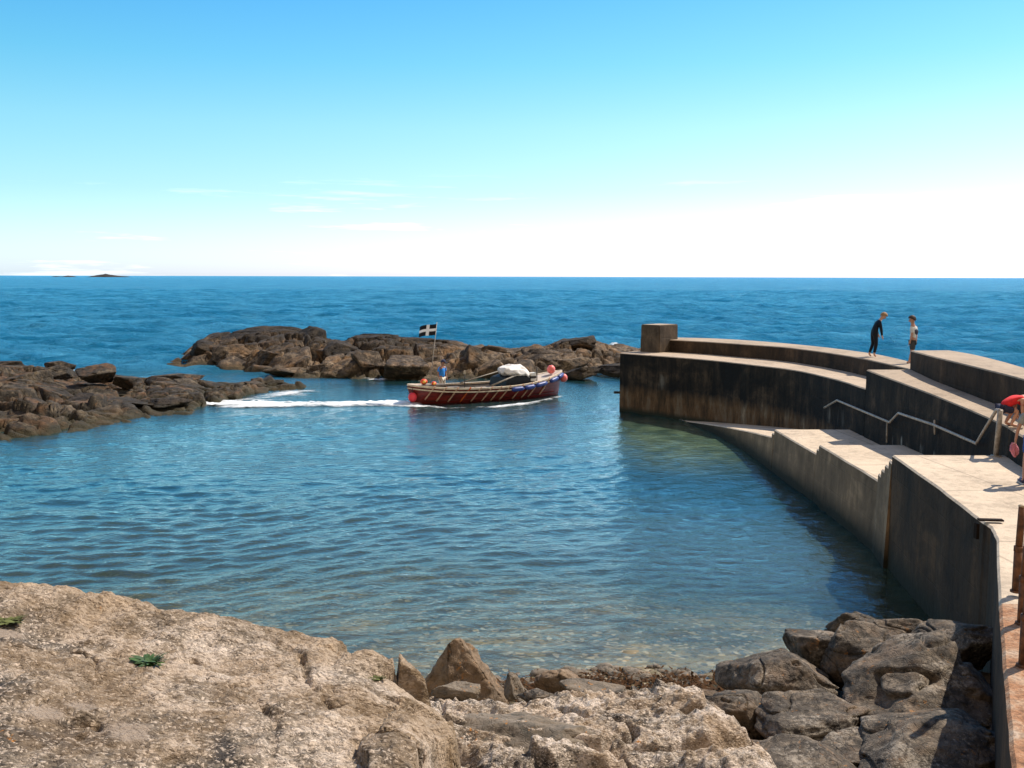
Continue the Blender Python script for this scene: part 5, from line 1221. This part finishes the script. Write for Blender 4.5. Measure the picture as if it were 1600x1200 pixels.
# adult at the right edge, leaning, holding a pink bundle
J = dict(pelvis=(0, 0, 0.93), waist=(0.02, 0, 1.08), chest=(0.06, 0, 1.32), neck=(0.10, 0, 1.46), head=(0.16, 0, 1.58), shL=(0.07, 0.19, 1.39), elL=(0.05, 0.29, 1.12), wrL=(0.10, 0.31, 0.88), haL=(0.12, 0.31, 0.79),
         shR=(0.07, -0.19, 1.39), elR=(0.04, -0.25, 1.12), wrR=(0.12, -0.23, 0.88), haR=(0.15, -0.22, 0.79), hipL=(0, 0.09, 0.88), knL=(0.02, 0.13, 0.48), anL=(-0.01, 0.15, 0.09), toL=(0.14, 0.17, 0.04),
         hipR=(0, -0.09, 0.88), knR=(0.02, -0.11, 0.48), anR=(0, -0.12, 0.09), toR=(0.16, -0.13, 0.04))
J = {k_: tuple(q*0.84 for q in v_) for k_, v_ in J.items()}
pd = U(1610, 757, 2.26)
pd = (pd[0]+0.02, pd[1], 2.262)
ta = person(pd, R(80), J, 0.86, 'person in a grey shirt and blue shorts cut off by the right edge', (0.40, 0.20, 0.13), (0.10, 0.06, 0.03),
       {'t_shirt': (clo_torso(0.98, 0.75), cloth('grey_t_shirt', (0.26, 0.26, 0.24))), 'shorts': (clo_legs(0.92, 0.7), cloth('blue_shorts', (0.02, 0.08, 0.35)))})
for sg in (-1, 1):
    bm = bmesh.new(); add_box(bm, (0.06, sg*0.115+0.01, 0.045), (0.28, 0.10, 0.09), None, 0.03); sh_ = bm_obj('shoe', bm, plain('navy_shoe', (0.03, 0.03, 0.07), 0.6), ta, True)
    bm = bmesh.new(); add_box(bm, (0.06, sg*0.115+0.01, 0.012), (0.29, 0.105, 0.024), None, 0.008); bm_obj('sole', bm, plain('pale_sole', (0.5, 0.5, 0.5)), sh_)
Mp = Matrix.Translation(pd) @ Matrix.Rotation(R(80), 4, 'Z')
c_ = Mp @ Vector((0.11, 0.265, 0.56))
V, F = ICO[4]; P = V*np.array([0.05, 0.055, 0.085])*(1+0.9*ridged(V[:, 0]*1.5, V[:, 1]*1.5, V[:, 2]*0.7, 3, 6)*0.4)[:, None]; P[:, 1] += 0.04*P[:, 2]/0.13
tag(mesh_obj('towel', P, F, cloth('pink_towel', (0.55, 0.17, 0.20)), None, True, loc=c_), 'small pink bundled cloth held in the hand of the grey shirted person', 'towel')
